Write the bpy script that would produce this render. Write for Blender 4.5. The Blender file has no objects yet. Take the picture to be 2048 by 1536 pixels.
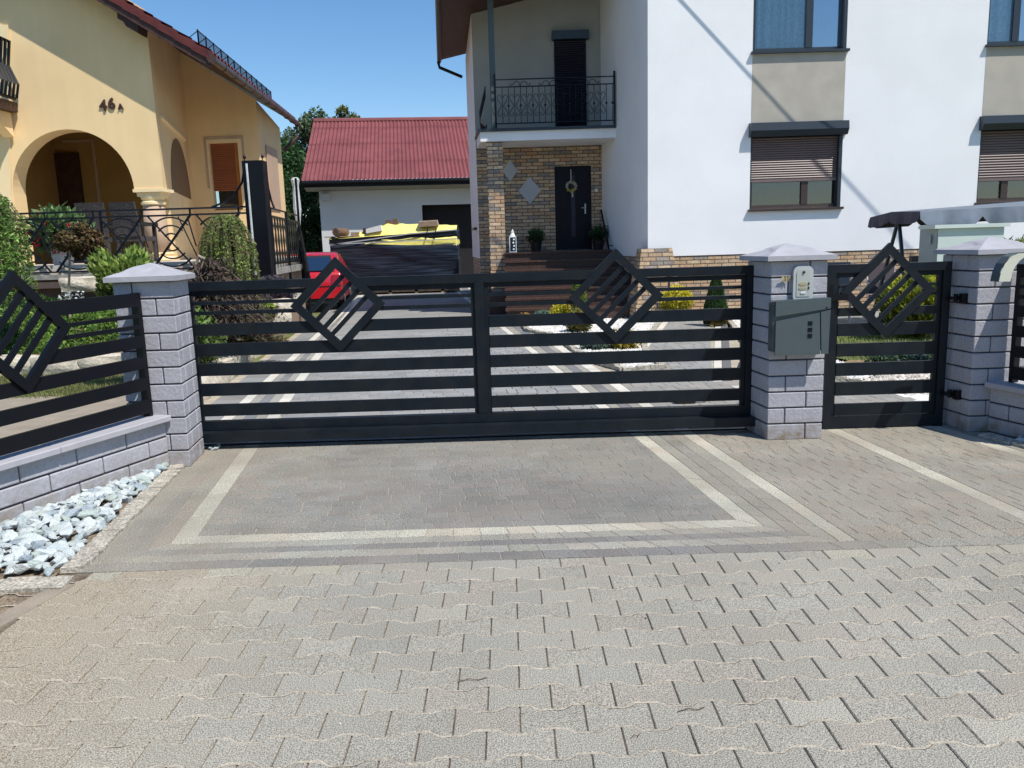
import bpy, math, random
from mathutils import Vector, Matrix
random.seed(7)
R=random.random
def U(a,b): return a+(b-a)*R()
sc=bpy.context.scene
col=bpy.data.collections.new("place"); sc.collection.children.link(col)
# ------------------------------------------------------------ camera
F=1600.; PIT=math.radians(9.9); ROL=math.radians(1.75); EYE=1.47
_w=Vector((0,math.cos(PIT),-math.sin(PIT))); _u0=Vector((0,math.sin(PIT),math.cos(PIT))); _r0=Vector((1,0,0))
_r=_r0*math.cos(ROL)-_u0*math.sin(ROL); _u=_u0*math.cos(ROL)+_r0*math.sin(ROL)
cam=bpy.data.cameras.new("camera"); co=bpy.data.objects.new("camera",cam); col.objects.link(co)
cam.sensor_width=36; cam.lens=F/2048*36; cam.clip_end=2000; cam.clip_start=.05
m=Matrix((( _r.x,_u.x,-_w.x,0),(_r.y,_u.y,-_w.y,0),(_r.z,_u.z,-_w.z,EYE),(0,0,0,1)))
co.matrix_world=m; sc.camera=co
# ------------------------------------------------------------ light
AZ=math.radians(47); EL=math.radians(57)
SUN=Vector((math.sin(AZ)*math.cos(EL),-math.cos(AZ)*math.cos(EL),math.sin(EL)))
w=bpy.data.worlds.new("World"); sc.world=w; w.use_nodes=True
nt=w.node_tree; bg=nt.nodes['Background']; sk=nt.nodes.new('ShaderNodeTexSky'); sk.sky_type='NISHITA'
sk.sun_disc=False; sk.sun_elevation=EL; sk.sun_rotation=math.atan2(SUN.x,SUN.y); sk.air_density=1.0; sk.dust_density=.3; sk.ozone_density=2.6
hs=nt.nodes.new('ShaderNodeHueSaturation'); hs.inputs['Saturation'].default_value=1.22; hs.inputs['Value'].default_value=1.0; nt.links.new(sk.outputs[0],hs.inputs['Color']); nt.links.new(hs.outputs[0],bg.inputs[0]); bg.inputs[1].default_value=.15
sl=bpy.data.lights.new("sun",'SUN'); sl.energy=5.0; sl.angle=math.radians(.5); sl.color=(1,.955,.88)
so=bpy.data.objects.new("sun",sl); col.objects.link(so); so.rotation_euler=SUN.to_track_quat('Z','Y').to_euler(); so.location=SUN*60
sc.view_settings.view_transform='Standard'; sc.view_settings.look='None'; sc.view_settings.exposure=0
# ------------------------------------------------------------ materials
def mat(name,c,rough=.7,metal=0,var=.08,vs=3,spk=0,ss=150,bump=0,bs=60,tint=False,trans=0,spec=.5,dirt=None,ds=1.2,dcol=(.23,.18,.12),coat=0,base=0,streak=0):
    M=bpy.data.materials.new(name); M.use_nodes=True; t=M.node_tree; N=t.nodes; L=t.links
    b=N['Principled BSDF']; b.inputs['Roughness'].default_value=rough; b.inputs['Metallic'].default_value=metal
    b.inputs['Specular IOR Level'].default_value=spec
    if coat: b.inputs['Coat Weight'].default_value=coat; b.inputs['Coat Roughness'].default_value=.06
    tc=N.new('ShaderNodeTexCoord')
    def noise(s,d=4):
        n=N.new('ShaderNodeTexNoise'); n.inputs['Scale'].default_value=s; n.inputs['Detail'].default_value=d; L.new(tc.outputs['Object'],n.inputs['Vector']); return n
    def mulc(a,f):
        x=N.new('ShaderNodeMix'); x.data_type='RGBA'; x.blend_type='MULTIPLY'; x.inputs[0].default_value=1; L.new(a,x.inputs[6]); L.new(f,x.inputs[7]); return x.outputs[2]
    rgb=N.new('ShaderNodeRGB'); rgb.outputs[0].default_value=(*c,1); cur=rgb.outputs[0]
    def rng(fac,lo,hi,a=.3,b_=.7):
        r=N.new('ShaderNodeMapRange'); r.inputs[1].default_value=a; r.inputs[2].default_value=b_; r.inputs[3].default_value=lo; r.inputs[4].default_value=hi; L.new(fac,r.inputs[0]); return r.outputs[0]
    if tint:
        a=N.new('ShaderNodeAttribute'); a.attribute_name='tint'; cur=mulc(cur,a.outputs['Color'])
    if var: cur=mulc(cur,rng(noise(vs).outputs[0],1-var,1+var))
    if spk: cur=mulc(cur,rng(noise(ss,2).outputs[0],1-spk,1+spk,.35,.65))
    if dirt:
        x=N.new('ShaderNodeMix'); x.data_type='RGBA'; L.new(rng(noise(ds,5).outputs[0],0,dirt,.42,.68),x.inputs[0]); L.new(cur,x.inputs[6]); x.inputs[7].default_value=(*dcol,1); cur=x.outputs[2]
    if streak:
        mp=N.new('ShaderNodeMapping'); mp.inputs['Scale'].default_value=(5,5,.35); L.new(tc.outputs['Object'],mp.inputs[0]); n2=N.new('ShaderNodeTexNoise'); n2.inputs['Scale'].default_value=1; n2.inputs['Detail'].default_value=6; L.new(mp.outputs[0],n2.inputs['Vector']); cur=mulc(cur,rng(n2.outputs[0],1-streak,1.02,.35,.65))
    if base:
        g_=N.new('ShaderNodeNewGeometry'); s_=N.new('ShaderNodeSeparateXYZ'); L.new(g_.outputs['Position'],s_.inputs[0]); zz_=rng(s_.outputs[2],base,0,0,.20)
        m2=N.new('ShaderNodeMath'); m2.operation='MULTIPLY'; L.new(zz_,m2.inputs[0]); L.new(rng(noise(14,6).outputs[0],.2,1.6,.35,.7),m2.inputs[1]); m2.use_clamp=True
        x=N.new('ShaderNodeMix'); x.data_type='RGBA'; L.new(m2.outputs[0],x.inputs[0]); L.new(cur,x.inputs[6]); x.inputs[7].default_value=(.25,.20,.15,1); cur=x.outputs[2]
    L.new(cur,b.inputs['Base Color'])
    if bump:
        bm=N.new('ShaderNodeBump'); bm.inputs['Strength'].default_value=bump; bm.inputs['Distance'].default_value=.01; L.new(noise(bs,6).outputs[0],bm.inputs['Height']); L.new(bm.outputs[0],b.inputs['Normal'])
    if trans:
        tr=N.new('ShaderNodeBsdfTranslucent'); L.new(cur,tr.inputs[0]); ms=N.new('ShaderNodeMixShader'); ms.inputs[0].default_value=trans
        L.new(b.outputs[0],ms.inputs[1]); L.new(tr.outputs[0],ms.inputs[2]); L.new(ms.outputs[0],N['Material Output'].inputs[0])
    return M
def brickmat(name,pal,mortar,bw=.25,rh=.0775,mo=.008,warm=1):
    M=bpy.data.materials.new(name); M.use_nodes=True; t=M.node_tree; N=t.nodes; L=t.links; b=N['Principled BSDF']; b.inputs['Roughness'].default_value=.85
    g=N.new('ShaderNodeNewGeometry'); s=N.new('ShaderNodeSeparateXYZ'); L.new(g.outputs['Position'],s.inputs[0])
    a=N.new('ShaderNodeMath'); a.operation='ADD'; L.new(s.outputs[0],a.inputs[0]); L.new(s.outputs[1],a.inputs[1])
    c=N.new('ShaderNodeCombineXYZ'); L.new(a.outputs[0],c.inputs[0]); L.new(s.outputs[2],c.inputs[1])
    br=N.new('ShaderNodeTexBrick'); L.new(c.outputs[0],br.inputs['Vector']); br.inputs['Scale'].default_value=1; br.inputs['Brick Width'].default_value=bw; br.inputs['Row Height'].default_value=rh
    br.inputs['Mortar Size'].default_value=mo; br.inputs['Mortar Smooth'].default_value=.1; br.inputs['Color1'].default_value=(0,0,0,1); br.inputs['Color2'].default_value=(1,1,1,1); br.inputs['Mortar'].default_value=(.5,.5,.5,1)
    rp=N.new('ShaderNodeValToRGB'); L.new(br.outputs[0],rp.inputs[0]); rp.color_ramp.interpolation='CONSTANT'
    e=rp.color_ramp.elements
    while len(e)<len(pal): e.new(.5)
    for i,p in enumerate(pal): e[i].position=i/len(pal); e[i].color=(*p,1)
    n=N.new('ShaderNodeTexNoise'); n.inputs['Scale'].default_value=22; n.inputs['Detail'].default_value=5; L.new(g.outputs['Position'],n.inputs['Vector'])
    mr=N.new('ShaderNodeMapRange'); mr.inputs[1].default_value=.3; mr.inputs[2].default_value=.7; mr.inputs[3].default_value=.72; mr.inputs[4].default_value=1.22; L.new(n.outputs[0],mr.inputs[0])
    x=N.new('ShaderNodeMix'); x.data_type='RGBA'; x.blend_type='MULTIPLY'; x.inputs[0].default_value=1; L.new(rp.outputs[0],x.inputs[6]); L.new(mr.outputs[0],x.inputs[7])
    y=N.new('ShaderNodeMix'); y.data_type='RGBA'; L.new(br.outputs['Fac'],y.inputs[0]); L.new(x.outputs[2],y.inputs[6]); y.inputs[7].default_value=(*mortar,1)
    L.new(y.outputs[2],b.inputs['Base Color'])
    bm=N.new('ShaderNodeBump'); bm.invert=True; bm.inputs['Distance'].default_value=.01; bm.inputs['Strength'].default_value=.8; L.new(br.outputs['Fac'],bm.inputs['Height']); L.new(bm.outputs[0],b.inputs['Normal'])
    return M
def glassmat(name,c,tr=.5):
    M=bpy.data.materials.new(name); M.use_nodes=True; t=M.node_tree; N=t.nodes; L=t.links; o=N['Material Output']; N.remove(N['Principled BSDF'])
    g=N.new('ShaderNodeBsdfGlossy'); g.inputs['Roughness'].default_value=.01; g.inputs[0].default_value=(.95,.97,1,1)
    a=N.new('ShaderNodeBsdfTransparent'); a.inputs[0].default_value=(*c,1)
    f=N.new('ShaderNodeFresnel'); f.inputs[0].default_value=1.6
    ad=N.new('ShaderNodeMath'); ad.operation='ADD'; ad.inputs[1].default_value=tr; L.new(f.outputs[0],ad.inputs[0])
    m=N.new('ShaderNodeMixShader'); L.new(ad.outputs[0],m.inputs[0]); L.new(a.outputs[0],m.inputs[1]); L.new(g.outputs[0],m.inputs[2]); L.new(m.outputs[0],o.inputs[0]); return M
M={}
M['paver']=mat('paver_concrete',(.333,.312,.259),.95,var=.09,vs=1.1,spk=.55,ss=230,bump=.5,bs=220,tint=True,spec=.2)
M['drivep']=mat('driveway_block',(.307,.299,.268),.95,var=.14,vs=2.3,spk=.6,ss=180,bump=.4,bs=220,tint=True,spec=.2,dirt=.6,ds=1.1,dcol=(.275,.245,.20))
M['drivec']=mat('clean_driveway_block',(.285,.28,.265),.95,var=.12,vs=2.5,spk=.16,ss=120,bump=.3,bs=250,tint=True,spec=.2)
M['sand']=mat('joint_sand',(.40,.35,.275),1,tint=True,var=.2,vs=6,spk=.25,ss=90,spec=.1)
M['sandd']=mat('deep_joint',(.24,.19,.135),1,var=.4,vs=9,spk=.3,ss=90,dirt=.6,ds=5,dcol=(.06,.045,.035),spec=.1)
M['soil']=mat('dry_soil',(.24,.17,.10),1,var=.35,vs=8,spk=.4,ss=60,bump=1,bs=40,spec=.1,dirt=.7,ds=7,dcol=(.33,.25,.13))
M['grassbase']=mat('lawn_soil',(.10,.13,.035),1,var=.3,vs=2,spk=.3,ss=40,bump=1,bs=60,dirt=.6,ds=2,dcol=(.26,.21,.08))
M['kerb']=mat('rough_granite',(.42,.385,.32),.95,var=.25,vs=12,spk=.35,ss=80,bump=1,bs=45,spec=.2)
M['curb']=mat('smooth_kerb',(.30,.25,.19),.95,var=.12,vs=6,spk=.1,bump=.2)
M['block']=mat('painted_block',(.40,.40,.435),.85,var=.07,vs=4,spk=.08,ss=60,bump=.5,bs=35,spec=.25,base=.75,dirt=.28,ds=3,dcol=(.27,.25,.25))
M['joint']=mat('block_joint',(.06,.06,.075),.95,var=.1)
M['cap']=mat('cap_concrete',(.40,.395,.42),.8,var=.06,vs=7,bump=.3,bs=18,spec=.3,dirt=.25,ds=5,dcol=(.26,.25,.26))
M['iron']=mat('anthracite_steel',(.009,.0135,.019),.40,var=.18,vs=9,spk=.06,ss=60,spec=.22,dirt=.25,ds=5,dcol=(.03,.031,.03))
M['iron2']=mat('black_steel',(.005,.006,.009),.4,var=.1,spec=.25)
M['box']=mat('mailbox_paint',(.070,.093,.097),.45,var=.04,vs=14,spec=.45)
M['icom']=mat('intercom_metal',(.55,.56,.56),.4,metal=.3,var=.05)
M['icomp']=mat('intercom_panel',(.50,.52,.49),.35,metal=.2)
M['gold']=mat('brass_label',(.50,.42,.22),.45,metal=.3)
M['plwhite']=mat('white_plaster',(.85,.845,.85),.92,var=.035,vs=1.1,spk=.05,ss=70,bump=.6,bs=110,spec=.2)
M['plgrey']=mat('grey_plaster',(.36,.345,.31),.92,var=.05,vs=2,bump=.3,bs=120,spec=.2)
M['plbeige']=mat('beige_plaster',(.46,.42,.36),.92,var=.07,vs=3,bump=.3,bs=120,spec=.2,dirt=.2,ds=2,dcol=(.3,.27,.22))
M['plyel']=mat('yellow_plaster',(.88,.65,.36),.92,var=.04,streak=.02,vs=1.2,bump=.25,bs=100,spec=.2,dirt=.12,ds=1.1,dcol=(.55,.40,.20))
M['plyelL']=mat('cream_plaster',(.85,.68,.40),.9,var=.04)
M['sofit']=mat('soffit_boards',(.22,.21,.17),.8,var=.1)
M['plin']=mat('shaded_yellow_plaster',(.40,.24,.075),.9,var=.05)  # darkened copy of the yellow plaster, porch shade put into its colour
M['plbrown']=mat('brown_paint',(.20,.115,.055),.9,var=.06)
M['plsand']=mat('sand_plaster',(.52,.37,.26),.9,var=.06,spk=.15,ss=90,bump=.4,bs=80)
M['brick']=brickmat('clinker_brick',[(.53,.37,.22),(.42,.29,.18),(.60,.44,.28),(.33,.27,.22),(.50,.36,.23),(.47,.29,.17),(.25,.22,.19),(.56,.41,.27)],(.10,.075,.06))
M['brickp']=brickmat('clinker_plinth',[(.52,.36,.22),(.45,.31,.19),(.57,.42,.27),(.30,.25,.21),(.50,.36,.23),(.54,.34,.20)],(.11,.08,.06),bw=.26,rh=.072)
M['brown']=mat('brown_frame',(.045,.028,.024),.4,var=.1)
M['anth']=mat('anthracite_paint',(.020,.029,.040),.4,var=.06,spec=.5)
M['shut']=mat('shutter_brown',(.17,.12,.115),.45,var=.05)
M['shutd']=mat('shutter_dark',(.007,.009,.022),.45,var=.05)
M['shuto']=mat('shutter_orange',(.35,.11,.045),.5,var=.06)
M['wood']=mat('orange_wood',(.42,.17,.035),.45,var=.15,vs=6)
M['darkwood']=mat('dark_timber',(.055,.022,.016),.6,var=.3,vs=6,spk=.2,ss=30,bump=.5,bs=20)
M['tile']=mat('roof_tile',(.12,.025,.022),.6,var=.3,vs=4,spec=.4,bump=.3)
M['gutter']=mat('brown_gutter',(.085,.048,.035),.4,metal=.3,var=.15)
M['redroof']=mat('red_corrugated',(.205,.058,.058),.6,var=.13,vs=.9,spec=.4,dirt=.25,ds=3,dcol=(.36,.12,.11))
M['garwall']=mat('garage_plaster',(.60,.605,.60),.95,var=.05,vs=.7,bump=.3)
M['dark']=mat('dark_interior',(.012,.012,.014),.9)
M['granite']=mat('brown_granite',(.072,.042,.033),.45,var=.25,vs=20,spk=.4,ss=70,spec=.25)
M['door']=mat('dark_door',(.006,.005,.010),.4,spec=.2,var=.1)
M['steel']=mat('satin_steel',(.5,.5,.5),.3,metal=.8)
M['glass']=glassmat('window_glass',(.82,.88,.9),.03)
M['glassk']=glassmat('window_glass_dark',(.2,.2,.22),.02)
M['glassd']=glassmat('window_glass_bright',(.5,.6,.66),.30)
M['glassl']=glassmat('window_glass_lower',(.35,.4,.42),.05)
M['curtain']=mat('lace_curtain',(.80,.90,.92),.9,var=.15,vs=20)
M['room']=mat('room_dark',(.03,.035,.035),.9,var=.5,vs=3)
M['wrap']=mat('black_stretch_film',(.006,.008,.014),.33,var=.5,vs=4,bump=1,bs=1,spec=.4,dirt=.6,ds=1.2,dcol=(.05,.065,.10))  # the dirt mix here lays paler bluish grey streaks over the film
def stretch(mm,sc_):
    t_=mm.node_tree
    for n_ in t_.nodes:
        if n_.type=='TEX_NOISE':
            mp=t_.nodes.new('ShaderNodeMapping'); mp.inputs['Scale'].default_value=sc_; l=n_.inputs['Vector'].links[0].from_socket; t_.links.new(l,mp.inputs[0]); t_.links.new(mp.outputs[0],n_.inputs['Vector'])
stretch(M['wrap'],(.9,.9,16))
M['yelfilm']=mat('yellow_sheet',(.95,.86,.24),.45,var=.12,vs=4,bump=.6,bs=8)
M['carred']=mat('car_red',(.50,.008,.018),.25,var=.03,coat=.8)
M['blackpl']=mat('black_plastic',(.012,.012,.013),.5)
M['rubber']=mat('rubber',(.015,.015,.015),.8)
M['white']=mat('white_paint',(.72,.73,.72),.5,var=.05)
M['lampred']=mat('lamp_red',(.30,.005,.01),.15)
M['canvas']=mat('grey_canvas',(.15,.18,.225),.75,var=.08,vs=5,bump=.5,bs=12)
M['canvasd']=mat('brown_canvas',(.085,.07,.085),.8,var=.1)
M['cabinet']=mat('cabinet_grey',(.58,.66,.61),.55,var=.03,vs=2,dirt=.1,ds=3,dcol=(.35,.38,.34))
M['cabside']=mat('cabinet_side',(.36,.38,.37),.6,var=.03)
M['leaf']=mat('leaf',(1,1,1),.6,var=.25,vs=5,tint=True,trans=.28,spec=.3)
M['bark']=mat('bark',(.13,.09,.06),.9,var=.3,vs=8,spk=.2,ss=50,bump=1,bs=30)
M['twigd']=mat('dark_twig',(.15,.11,.085),.9,var=.3,vs=10)
M['twig']=mat('pale_twig',(.30,.25,.19),.9,var=.3,vs=10)
M['petal']=mat('petal',(1,1,1),.6,var=.1,tint=True,trans=.2)
M['rock']=mat('marble_rubble',(.49,.53,.53),.85,var=.25,vs=2.5,spk=.16,ss=9,bump=.8,bs=5,tint=True,spec=.25,dirt=.42,ds=2.5,dcol=(.25,.29,.285))
M['lime']=mat('limestone',(.58,.52,.42),.95,var=.2,vs=5,spk=.2,ss=40,bump=1,bs=14,dirt=.4,ds=6,dcol=(.32,.27,.2))
M['pebble']=mat('white_pebbles',(.72,.70,.66),.9,var=.2,vs=8,tint=True)
M['wicker']=mat('wicker',(.055,.047,.045),.8,var=.25,vs=30,spk=.5,ss=60,bump=1,bs=60)
M['terr']=mat('terrace_tile',(.60,.55,.47),.7,var=.12,vs=4,dirt=.4,ds=4,dcol=(.35,.30,.25))
M['slate']=mat('terrace_stone',(.34,.32,.28),.8,var=.35,vs=9,bump=.5,dirt=.5,ds=7,dcol=(.12,.13,.14))
M['fascia']=mat('brown_fascia',(.10,.07,.06),.7,var=.2)
M['tanpanel']=mat('tan_panel',(.30,.215,.155),.85,var=.08,vs=5)
M['clay']=mat('clay',(.16,.095,.06),.8,var=.2,vs=9)
M['plank']=mat('old_timber',(.30,.22,.15),.9,var=.25,vs=12)
M['blueglass']=glassmat('car_glass',(.35,.45,.5),.25)
M['cream']=mat('cream_metal',(.62,.62,.50),.5,var=.05)
M['lit']=mat('grey_plate',(.42,.44,.45),.5,var=.05)
M['silver']=mat('folded_parasol',(.55,.58,.58),.6,var=.2,vs=12)
# ------------------------------------------------------------ mesh builder
class MB:
    def __init__(s): s.v=[]; s.f=[]; s.c=[]; s.cur=(1,1,1)
    def add(s,vs,fs,c=None):
        k=len(s.v); s.v+=[tuple(v) for v in vs]; s.f+=[tuple(i+k for i in f) for f in fs]; s.c+=[c or s.cur]*len(vs)
    def hexa(s,p,c=None): # p: 4 bottom ccw, 4 top
        s.add(p,[(0,3,2,1),(4,5,6,7),(0,1,5,4),(1,2,6,5),(2,3,7,6),(3,0,4,7)],c)
    def box(s,x0,x1,y0,y1,z0,z1,c=None):
        s.hexa([(x0,y0,z0),(x1,y0,z0),(x1,y1,z0),(x0,y1,z0),(x0,y0,z1),(x1,y0,z1),(x1,y1,z1),(x0,y1,z1)],c)
    def cbox(s,o,ux,uy,x0,x1,y0,y1,z0,z1,b=.004,c=None): # chamfered box in frame o,ux,uy
        P=lambda a,bb,zz:(o[0]+ux[0]*a+uy[0]*bb,o[1]+ux[1]*a+uy[1]*bb,o[2]+zz)
        vs=[];X=(x0,x1);Y=(y0,y1);Z=(z0,z1)
        for i in (0,1):
            for j in (0,1):
                for k in (0,1):
                    sx=b if i==0 else -b; sy=b if j==0 else -b; sz=b if k==0 else -b
                    vs+=[P(X[i],Y[j]+sy,Z[k]+sz),P(X[i]+sx,Y[j],Z[k]+sz),P(X[i]+sx,Y[j]+sy,Z[k])]
        id=lambda i,j,k,a:((i*2+j)*2+k)*3+a
        fs=[]
        for i in (0,1): fs.append((id(i,0,0,0),id(i,1,0,0),id(i,1,1,0),id(i,0,1,0)) if i else (id(i,0,0,0),id(i,0,1,0),id(i,1,1,0),id(i,1,0,0)))
        for j in (0,1): fs.append((id(0,j,0,1),id(1,j,0,1),id(1,j,1,1),id(0,j,1,1)) if j==0 else (id(0,j,0,1),id(0,j,1,1),id(1,j,1,1),id(1,j,0,1)))
        for k in (0,1): fs.append((id(0,0,k,2),id(1,0,k,2),id(1,1,k,2),id(0,1,k,2)) if k else (id(0,0,k,2),id(0,1,k,2),id(1,1,k,2),id(1,0,k,2)))
        for i in (0,1):
            for j in (0,1): fs.append((id(i,j,0,0),id(i,j,1,0),id(i,j,1,1),id(i,j,0,1)))
            for k in (0,1): fs.append((id(i,0,k,0),id(i,1,k,0),id(i,1,k,2),id(i,0,k,2)))
        for j in (0,1):
            for k in (0,1): fs.append((id(0,j,k,1),id(1,j,k,1),id(1,j,k,2),id(0,j,k,2)))
        for i in (0,1):
            for j in (0,1):
                for k in (0,1): fs.append((id(i,j,k,0),id(i,j,k,1),id(i,j,k,2)))
        s.add(vs,fs,c)
    def tube(s,path,r,n=6,c=None,r2=None,closed=False):
        path=[Vector(p) for p in path]; vs=[];fs=[];L=len(path); up=Vector((.13,.21,.97))
        for i,p in enumerate(path):
            a=path[max(i-1,0)]; b=path[min(i+1,L-1)]
            if closed: a=path[(i-1)%L]; b=path[(i+1)%L]
            d=(b-a); d=d.normalized() if d.length>1e-9 else Vector((0,0,1))
            x=d.cross(up)
            if x.length<.05: x=d.cross(Vector((1,0,0)))
            x.normalize(); y=d.cross(x); rr=r if r2 is None else r+(r2-r)*i/max(L-1,1)
            for k in range(n):
                t=2*math.pi*(k+.5)/n; vs.append(p+x*math.cos(t)*rr+y*math.sin(t)*rr)
        for i in range(L if closed else L-1):
            j=(i+1)%L
            for k in range(n): fs.append((i*n+k,i*n+(k+1)%n,j*n+(k+1)%n,j*n+k))
        if not closed: fs.append(tuple(range(n))[::-1]); fs.append(tuple((L-1)*n+k for k in range(n)))
        s.add(vs,fs,c)
    def lathe(s,cx,cy,prof,n=16,c=None,sx=1,sy=1):
        vs=[];fs=[]
        for r,z in prof:
            for k in range(n): t=2*math.pi*k/n; vs.append((cx+r*math.cos(t)*sx,cy+r*math.sin(t)*sy,z))
        for i in range(len(prof)-1):
            for k in range(n): fs.append((i*n+k,i*n+(k+1)%n,(i+1)*n+(k+1)%n,(i+1)*n+k))
        fs.append(tuple(range(n))[::-1]); fs.append(tuple((len(prof)-1)*n+k for k in range(n)))
        s.add(vs,fs,c)
    def prism(s,poly,e,c=None): # poly list of 3d points, extruded by vector e
        n=len(poly); e=Vector(e); vs=[Vector(p) for p in poly]; vs+=[p+e for p in vs]
        s.add(vs,[tuple(range(n))[::-1],tuple(range(n,2*n))]+[(i,(i+1)%n,n+(i+1)%n,n+i) for i in range(n)],c)
    def quad(s,a,b,c_,d,c=None): s.add([a,b,c_,d],[(0,1,2,3)],c)
    def bar(s,a,b,wd,dp,nrm,c=None): # rectangular bar a->b, width wd in plane, depth dp along nrm
        a=Vector(a);b=Vector(b);n=Vector(nrm).normalized();d=(b-a).normalized();x=d.cross(n).normalized()*wd/2;y=n*dp
        s.hexa([a-x,a+x,b+x,b-x,a-x+y,a+x+y,b+x+y,b-x+y],c)
    def build(s,name,m,parent=None,smooth=False,**kw):
        me=bpy.data.meshes.new(name); me.from_pydata(s.v,[],s.f); me.update()
        if any(c!=(1,1,1) for c in s.c):
            at=me.attributes.new('tint','FLOAT_COLOR','POINT'); at.data.foreach_set('color',[x for c in s.c for x in (*c,1)])
        else:
            at=me.attributes.new('tint','FLOAT_COLOR','POINT'); at.data.foreach_set('color',[1.0]*4*len(s.v))
        me.materials.append(m if not isinstance(m,str) else M[m])
        if smooth: me.polygons.foreach_set('use_smooth',[True]*len(me.polygons))
        o=bpy.data.objects.new(name,me); col.objects.link(o)
        if parent: o.parent=parent
        tag(o,**kw); return o
def tag(o,label=None,cat=None,group=None,kind=None):
    if label: o['label']=label
    if cat: o['category']=cat
    if group: o['group']=group
    if kind: o['kind']=kind
    return o
def thing(name,label,cat,group=None,loc=(0,0,0),rz=0):
    o=bpy.data.objects.new(name,None); col.objects.link(o); o.location=loc; o.rotation_euler=(0,0,rz); o.empty_display_size=.1
    return tag(o,label,cat,group)
# pixel of the photograph -> real point on a plane at forward distance Y / height z (used as a survey)
def V(x,y,Y):
    d=_w+_r*((x-1024)/F)-_u*((y-768)/F); p=d*(Y/d.y); return Vector((p.x,p.y,p.z+EYE))
def G(x,y,z=0):
    d=_w+_r*((x-1024)/F)-_u*((y-768)/F); p=d*((z-EYE)/d.z); return Vector((p.x,p.y,p.z+EYE))
def jit(c,a): 
    k=1+U(-a,a); q=.3 if a>.13 else .12; return (c[0]*k*(1+U(-a,a)*q),c[1]*k,c[2]*k*(1+U(-a,a)*q))
# ------------------------------------------------------------ ground
mb=MB(); mb.quad((-300,-120,-.06),(300,-120,-.06),(300,500,-.06),(-300,500,-.06)); mb.build('ground','grassbase',kind='structure')
# street paving: wave-edged blocks
RH=.126; PW=.207; Y1=3.593
pv=MB(); bed=MB()
def wav(x,ph): # trapezoid wave, period PW, +1 around ph
    t=((x-ph)/PW)%1.0; t=min(t,1-t)
    return max(-1,min(1,(.25-t)*14))
A=.0125
def leftedge(y): return -2.02-.21*(3.45-y)
top_extra=Y1-.102
def waveblock(x0,x1,yb,yt,phb,pht,flat_top,col_):
    g=.0034; gx_=.0019; n=21; xs=[x0+gx_+(x1-x0-2*gx_)*i/(n-1) for i in range(n)]
    def ring(ins,z):
        lo=[];hi=[]
        for i,x in enumerate(xs):
            xx=min(max(x,x0+gx_+ins),x1-gx_-ins)
            lo.append((xx,yb+A*wav(x,phb)+g+ins,z)); hi.append((xx,(yt if flat_top else yt+A*wav(x,pht))-g-ins,z))
        return lo+hi[::-1]
    dz=U(-.0012,.0012); r0=ring(0,-.03); r1=ring(0,-.004+dz); r2=ring(.0030,dz)
    N=2*n; fs=[]
    for a in (0,1):
        for i in range(N): fs.append((a*N+i,a*N+(i+1)%N,(a+1)*N+(i+1)%N,(a+1)*N+i))
    for i in range(n-1): fs.append((2*N+i,2*N+i+1,2*N+N-2-i,2*N+N-1-i))
    pv.add(r0+r1+r2,fs,col_)
def pc(x,y):
    k=1+U(-.055,.055); b=(k,k,k); r=R()
    if r<.2: b=(k*1.025,k*.985,k*.985)
    elif r<.3: b=(k*.975,k*.99,k*1.015)
    if r>.95: b=tuple(k*1.1 for k in b)
    # dusty towards the left verge
    d=max(0,min(1,(-0.9-x)/1.1))*.8
    return (b[0]*(1-d)+1.12*d,b[1]*(1-d)+1.0*d,b[2]*(1-d)+.86*d)
nrows=24
for j in range(nrows):
    yt=top_extra-RH*(j-1) if j>0 else Y1
    if j==0: yb=top_extra; yt=Y1
    else: yb=top_extra-RH*j; yt=top_extra-RH*(j-1)
    off=PW/2*(j%2)+.0
    x=-3.3+off-.02
    while x<7.2:
        x0=max(x,leftedge(yb)); 
        if x+PW>leftedge(yb)+.05:
            pale=(j==0 and R()<.36)
            c=pc(x,yb)
            if pale or R()<.012: c=(1.13,1.11,1.05)
            # joints of the lower row raise the bottom edge; own joints raise the top edge
            waveblock(x0,x+PW,yb,yt,x+PW/2,x,j==0,c)
        x+=PW
pv.build('street_paving','paver',kind='structure')
bed.quad((-3.2,-1.5,-.0070),(7.5,-1.5,-.0070),(7.5,3.59,-.0070),(-2.25,3.59,-.0070))
sb=MB(); sb.add([(-2.3,3.594,-.0026),(7.5,3.594,-.0026),(7.5,6.2,-.0026),(-2.45,6.2,-.0026)],[(0,1,2,3)],(.82,.82,.82))
for j in range(24):
    yb=top_extra-RH*j; ph=-3.3+PW/2*(j%2)-.02+PW/2; N_=960; run=0; wdt=.004
    for i in range(N_):
        xa=-2.5+i*.0104; xb=xa+.0104
        wdt+=((U(.0045,.0085) if wav(xa,ph)>0 else U(.0015,.0045))-wdt)*.3
        ya=yb+A*wav(xa,ph);yc=yb+A*wav(xb,ph)
        sb.quad((xa,ya-wdt,-.0012),(xb,yc-wdt,-.0012),(xb,yc+wdt,-.0012),(xa,ya+wdt,-.0012))
    x=-3.32+PW/2*(j%2)
    while x<7.2:
        if R()<.80:
            y0_=yb-RH; l_=RH*U(.5,1)
            z_=U(-.0055,-.0016); sb.add([(x-.004,yb-l_,z_),(x+.004,yb-l_,z_),(x+.004,yb,z_),(x-.004,yb,z_)],[(0,1,2,3)],jit((.8,.76,.7),.12))
        x+=PW
sb.build('joint_sand','sand',kind='structure')
bed.build('joint_bed','sandd',kind='structure')
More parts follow.
